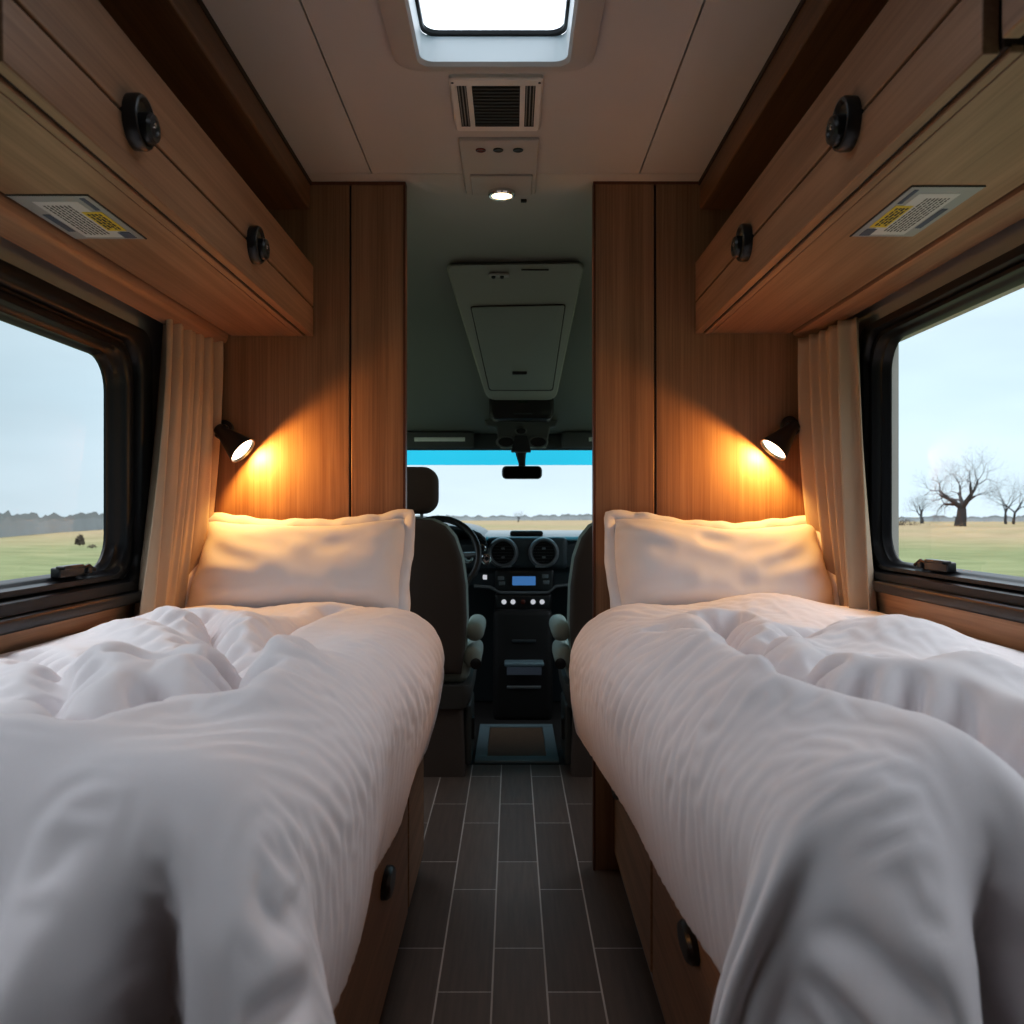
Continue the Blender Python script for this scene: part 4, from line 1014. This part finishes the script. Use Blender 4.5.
for px, py, r in ((521, 431, .022), (506, 442, .036), (538, 442, .036)):
    a, b = q_pt(px, py, yq2); bm = bmesh.new(); lo = [[(a + r*kk*1.25*math.cos(2*PI*i/24), yq2-dy, b + r*kk*.75*math.sin(2*PI*i/24)) for i in range(24)] for kk, dy in ((1.15, -.001), (1.15, .008), (.95, .012), (.85, .004))]
    skin(bm, lo, True, False, False); fixn(bm); ls = part('lens_ring', bm, M['silver'] if False else plain('lens_ring', (.16, .16, .155), .4), t)
    bm = bmesh.new(); lo = [[(a + r*kk*1.25*math.cos(2*PI*i/24), yq2-dy, b + r*kk*.75*math.sin(2*PI*i/24)) for i in range(24)] for kk, dy in ((.95, .003), (.6, .006))]
    skin(bm, lo, True, False, True); fixn(bm); part('lens', bm, M['blackp'], ls)
bm = bmesh.new(); pl = [q_pt(px, py, yq2) for px, py in ((515, 436), (527, 436), (531, 452), (511, 452))]
prism(bm, pl, lambda a, b, q: (a, q, b), yq2-.02, yq2+.05); fixn(bm); part('centre_cover', bm, M['blackm'], t, bevel=.004)
# mirror
ym = Y(3.98); a, b = q_pt(522, 472.5, ym)
t = thing('rear_view_mirror', 'black rear view mirror hanging in the middle of the windscreen', 'mirror', (a, ym, b+.08))
bm = bmesh.new(); lo = []
for k, dy in ((0.92, -.006), (1.0, .0), (1.0, .014), (.9, .03), (.6, .045)): lo.append([(a+p*k, ym+dy, b+q*k) for p, q in rrect(-.104, .104, -.034, .034, .024)])
skin(bm, lo, True, False, True); fixn(bm); part('housing', bm, M['blackp'], t)
bm = bmesh.new(); bm.faces.new([bm.verts.new((a+p*.92, ym-.0065, b+q*.92)) for p, q in rrect(-.104, .104, -.034, .034, .024)]); fixn(bm); part('glass', bm, M['mirror'], t, smooth=False)
bm = bmesh.new(); c1 = q_pt(521, 448, ym); tube(bm, [(a, ym+.03, b+.0), (a, ym+.03, b+.05), (c1[0], ym+.02, b+.09), (c1[0], ym+.0, c1[1])], [.018, .018, .026, .034], 14); part('stem', bm, M['blackm'], t)

# ------------------------------------------------------------------ outside
GZ = -0.62
bm = bmesh.new(); lo = []
rads = [2, 10, 20, 30, 45, 60, 80, 110, 150, 220, 300]
for r in rads:
    lo.append([(r*math.cos(2*PI*i/96), r*math.sin(2*PI*i/96), GZ + (0 if r < 25 else 0.25*noise.noise((r*.03*math.cos(2*PI*i/96), r*.03*math.sin(2*PI*i/96), 3)))) for i in range(96)])
skin(bm, lo, True, True, False); fixn(bm)
o = part('ground', bm, M['meadow'], angle=180); o['kind'] = 'structure'
def tree(px, py_top, dist, spread, seed, label, depth=7, trunks=1, thick=1.0, group=None, ratio=0.5):
    """bare tree: dist = depth along the view, px = column in the photo"""
    rg = random.Random(seed); x = (px-512)/F*dist; base = Vector((x, dist, GZ-0.1))
    ht = (H + (512-py_top)/F*dist) - GZ
    t = thing('bare_tree', label, 'tree', base, group)
    big, small = bmesh.new(), bmesh.new()
    def grow(p, d, L, r, lv):
        n = 3; pts = [p]; q = p.copy(); dd = d.copy()
        for i in range(n):
            dd = (dd + Vector((rg.gauss(0, .13), rg.gauss(0, .13), rg.gauss(0.03, .09)))).normalized(); q = q + dd*(L/n); pts.append(q.copy())
        tgt = big if lv < 3 else small
        r1 = r*0.66
        tube(tgt, pts, [r, r*.9, r*.78, r1], 6 if lv < 3 else 3)
        if lv >= depth: return
        k = 3 if lv < 2 else rg.choice((2, 3, 3))
        for j in range(k):
            ang = (2*PI*j/k) + rg.uniform(-.7, .7); tilt_ = rg.uniform(0.30, 0.85) * spread
            _, u, w_ = frame_of(dd); nd_ = (dd*math.cos(tilt_) + (u*math.cos(ang)+w_*math.sin(ang))*math.sin(tilt_)).normalized()
            at = pts[-1] if j < 2 or lv == 0 else pts[rg.choice((1, 2))]
            grow(at, nd_, L*rg.uniform(.72, .92), r1*rg.uniform(.62, .8), lv+1)
    for k in range(trunks):
        grow(base + Vector((k*1.3, 0, 0)), Vector((rg.gauss(0, .05)+0.12*(k-(trunks-1)/2), 0, 1)).normalized(), ht*ratio*0.5, ht*.028*thick, 0)
    mz = max(v.co.z for v in list(big.verts)+list(small.verts)); sc_ = ht/(mz - base.z)
    for b_ in (big, small): bmesh.ops.scale(b_, vec=(sc_, sc_, sc_), space=Matrix.Translation(-base), verts=b_.verts)
    part('trunk', big, M['bark'], t, angle=60); part('twigs', small, M['twig'], t, smooth=False)
tree(960, 438, 95, 1.25, 4, 'large bare spreading tree seen through the right window', depth=8, thick=1.9, ratio=.36)
tree(1006, 468, 118, .8, 9, 'smaller bare tree with twin trunks right of the large tree outside', depth=7, trunks=2, thick=1.3, ratio=.6)
tree(922, 487, 125, 1.0, 15, 'low hazy bare tree left of the large tree outside the right window', depth=7, thick=1.4, ratio=.3)
tree(518, 508, 150, .9, 21, 'small distant bare tree straight ahead through the windscreen', depth=7, thick=1.6, ratio=.35)
def scrub(px, py, w_px, h_px, dist, seed, label, mat='bush'):
    x = (px-512)/F*dist; zb = GZ; rg = random.Random(seed)
    w, h = w_px/F*dist, h_px/F*dist
    bm = bmesh.new()
    for k in range(260):
        a = rg.uniform(0, 2*PI); rr = math.sqrt(rg.random())*w/2
        p = Vector((x + rr*math.cos(a), dist + rr*math.sin(a)*.6, zb + h*rg.random()*(1-(rr/(w/2))**2*.7)))
        d = Vector((rg.gauss(0, 1), rg.gauss(0, 1), rg.gauss(0.6, 1))).normalized()*h*.18; u = d.orthogonal().normalized()*h*.05
        bm.faces.new([bm.verts.new(p-u), bm.verts.new(p+d), bm.verts.new(p+u), bm.verts.new(p-d*.6)])
    for k in range(7):
        a = rg.uniform(0, 2*PI); tube(bm, [(x, dist, zb-.05), (x+math.cos(a)*w*.15, dist+math.sin(a)*w*.1, zb+h*.4), (x+math.cos(a)*w*.32, dist+math.sin(a)*w*.2, zb+h*.75)], [.05*h, .03*h, .01*h], 5)
    tag(part('bush', bm, M[mat], loc=(x, dist, zb), smooth=False), label, 'bush')
scrub(80, 535, 9, 11, 46, 1, 'thin upright brown bush in the field outside the left window')
scrub(118, 538, 20, 8, 46, 2, 'wide low brown bush outside the left window nearest its frame')
scrub(92, 548, 10, 3.5, 42, 3, 'tiny low shrub in the green grass outside the left window')
scrub(900, 524, 40, 9, 105, 4, 'low dark scrub at the left end of the right window view')
# woodland on the skyline, one hazy mass all round
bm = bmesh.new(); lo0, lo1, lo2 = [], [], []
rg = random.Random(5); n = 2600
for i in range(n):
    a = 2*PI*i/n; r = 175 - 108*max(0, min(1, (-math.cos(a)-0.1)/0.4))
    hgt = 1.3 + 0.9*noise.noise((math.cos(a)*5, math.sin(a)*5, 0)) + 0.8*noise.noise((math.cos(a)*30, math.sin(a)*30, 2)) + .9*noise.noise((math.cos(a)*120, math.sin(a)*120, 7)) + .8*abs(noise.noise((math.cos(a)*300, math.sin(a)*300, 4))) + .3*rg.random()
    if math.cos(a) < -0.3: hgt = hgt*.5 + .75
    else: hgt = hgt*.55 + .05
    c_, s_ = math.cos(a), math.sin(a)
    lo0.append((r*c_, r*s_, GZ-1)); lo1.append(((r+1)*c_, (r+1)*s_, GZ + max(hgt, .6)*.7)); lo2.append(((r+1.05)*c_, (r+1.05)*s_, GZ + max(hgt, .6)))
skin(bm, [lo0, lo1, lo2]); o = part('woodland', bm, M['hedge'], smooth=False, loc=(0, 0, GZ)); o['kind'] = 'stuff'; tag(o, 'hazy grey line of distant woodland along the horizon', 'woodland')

# ------------------------------------------------------------------ sky, lights
wd = bpy.data.worlds.new('overcast_sky'); bpy.context.scene.world = wd; wd.use_nodes = True; nt = wd.node_tree; nt.nodes.clear()
out_ = nt.nodes.new('ShaderNodeOutputWorld'); bg = nt.nodes.new('ShaderNodeBackground'); nt.links.new(bg.outputs[0], out_.inputs[0])
tc = nt.nodes.new('ShaderNodeTexCoord'); sp = nt.nodes.new('ShaderNodeSeparateXYZ'); nt.links.new(tc.outputs['Generated'], sp.inputs[0])
rp = nt.nodes.new('ShaderNodeValToRGB'); e = rp.color_ramp.elements
e[0].position = 0.0; e[0].color = (0.53, 0.65, 0.72, 1); e[1].position = 1.0; e[1].color = (4.9, 5.0, 5.25, 1)
k = e.new(0.12); k.color = (0.47, 0.61, 0.695, 1); k = e.new(0.35); k.color = (0.60, 0.73, 0.81, 1); k = e.new(0.6); k.color = (2.2, 2.32, 2.5, 1)
nt.links.new(sp.outputs['Z'], rp.inputs[0])
mp = nt.nodes.new('ShaderNodeMapping'); mp.inputs['Scale'].default_value = (1.5, 1.5, 6); nt.links.new(tc.outputs['Generated'], mp.inputs[0])
nz = nt.nodes.new('ShaderNodeTexNoise'); nz.inputs['Scale'].default_value = 1.4; nz.inputs['Detail'].default_value = 4; nt.links.new(mp.outputs[0], nz.inputs['Vector'])
mr = nt.nodes.new('ShaderNodeMapRange'); mr.inputs[1].default_value = .3; mr.inputs[2].default_value = .7; mr.inputs[3].default_value = .88; mr.inputs[4].default_value = 1.12; nt.links.new(nz.outputs['Fac'], mr.inputs[0])
# brighter towards the front and the right
az = nt.nodes.new('ShaderNodeVectorMath'); az.operation = 'DOT_PRODUCT'; az.inputs[1].default_value = (0.28, 0.96, 0); nt.links.new(tc.outputs['Generated'], az.inputs[0])
ar = nt.nodes.new('ShaderNodeMapRange'); ar.inputs[1].default_value = .55; ar.inputs[2].default_value = 1.0; ar.inputs[3].default_value = 1.0; ar.inputs[4].default_value = 1.62; nt.links.new(az.outputs['Value'], ar.inputs[0])
mm = nt.nodes.new('ShaderNodeMath'); mm.operation = 'MULTIPLY'; nt.links.new(mr.outputs[0], mm.inputs[0]); nt.links.new(ar.outputs[0], mm.inputs[1])
vm = nt.nodes.new('ShaderNodeVectorMath'); vm.operation = 'SCALE'; nt.links.new(rp.outputs[0], vm.inputs[0]); nt.links.new(mm.outputs[0], vm.inputs['Scale'])
nt.links.new(vm.outputs[0], bg.inputs[0]); bg.inputs[1].default_value = 1.0

def portal(loc, rot, sx, sy):
    l = bpy.data.lights.new('portal', 'AREA'); l.shape = 'RECTANGLE'; l.size = sx; l.size_y = sy; l.cycles.is_portal = True
    o = bpy.data.objects.new('portal', l); C.objects.link(o); o.location = loc; o.rotation_euler = rot
yl = (LW['g'][0]+LW['g'][1])/2; yr = (RW['g'][0]+RW['g'][1])/2
portal((-1.0, yl, 1.15), (0, -PI/2, 0), 0.5, LW['g'][1]-LW['g'][0])
portal((1.0, yr, 1.19), (0, PI/2, 0), 0.55, RW['g'][1]-RW['g'][0])
portal((-0.038, (SY0+SY1)/2, HC+.12), (0, 0, 0), SX1-SX0, SY1-SY0)
portal((0, (YW+YF)/2+.03, (ZW+ZF)/2), (math.radians(-50), 0, 0), 1.86, 0.95)
for s in (-1, 1): portal((s*1.0, (CW[0]+CW[1])/2, (CW[2]+CW[3])/2), (0, s*PI/2, 0), CW[3]-CW[2], CW[1]-CW[0])
ld = bpy.data.lights.new('spot_light', 'SPOT'); ld.energy = 3.0; ld.color = (1, .72, .42); ld.spot_size = math.radians(150); ld.spot_blend = .6; ld.shadow_soft_size = .025
lo = bpy.data.objects.new('spot_light', ld); C.objects.link(lo); lo.location = (-0.030, Y(2.265), HC-.045)

# ------------------------------------------------------------------ camera
cd = bpy.data.cameras.new('camera'); cd.sensor_width = 36; cd.lens = F/1024*36
co = bpy.data.objects.new('camera', cd); C.objects.link(co); co.location = (0, 0, H); co.rotation_euler = (PI/2, 0, 0)
cd.clip_start = 0.02; cd.clip_end = 1000
cd.dof.use_dof = True; cd.dof.focus_distance = Y(2.0); cd.dof.aperture_fstop = 7.0
sc = bpy.context.scene; sc.camera = co
sc.view_settings.view_transform = 'Standard'; sc.view_settings.look = 'None'; sc.view_settings.exposure = 0.03
sc.view_settings.use_curve_mapping = True
cm = sc.view_settings.curve_mapping; cv = cm.curves[3]
cv.points.new(0.05, 0.037); cv.points.new(0.18, 0.166); cv.points.new(0.45, 0.47); cm.update()
sc.cycles.max_bounces = 10; sc.cycles.diffuse_bounces = 6; sc.cycles.transparent_max_bounces = 16; sc.cycles.caustics_reflective = False
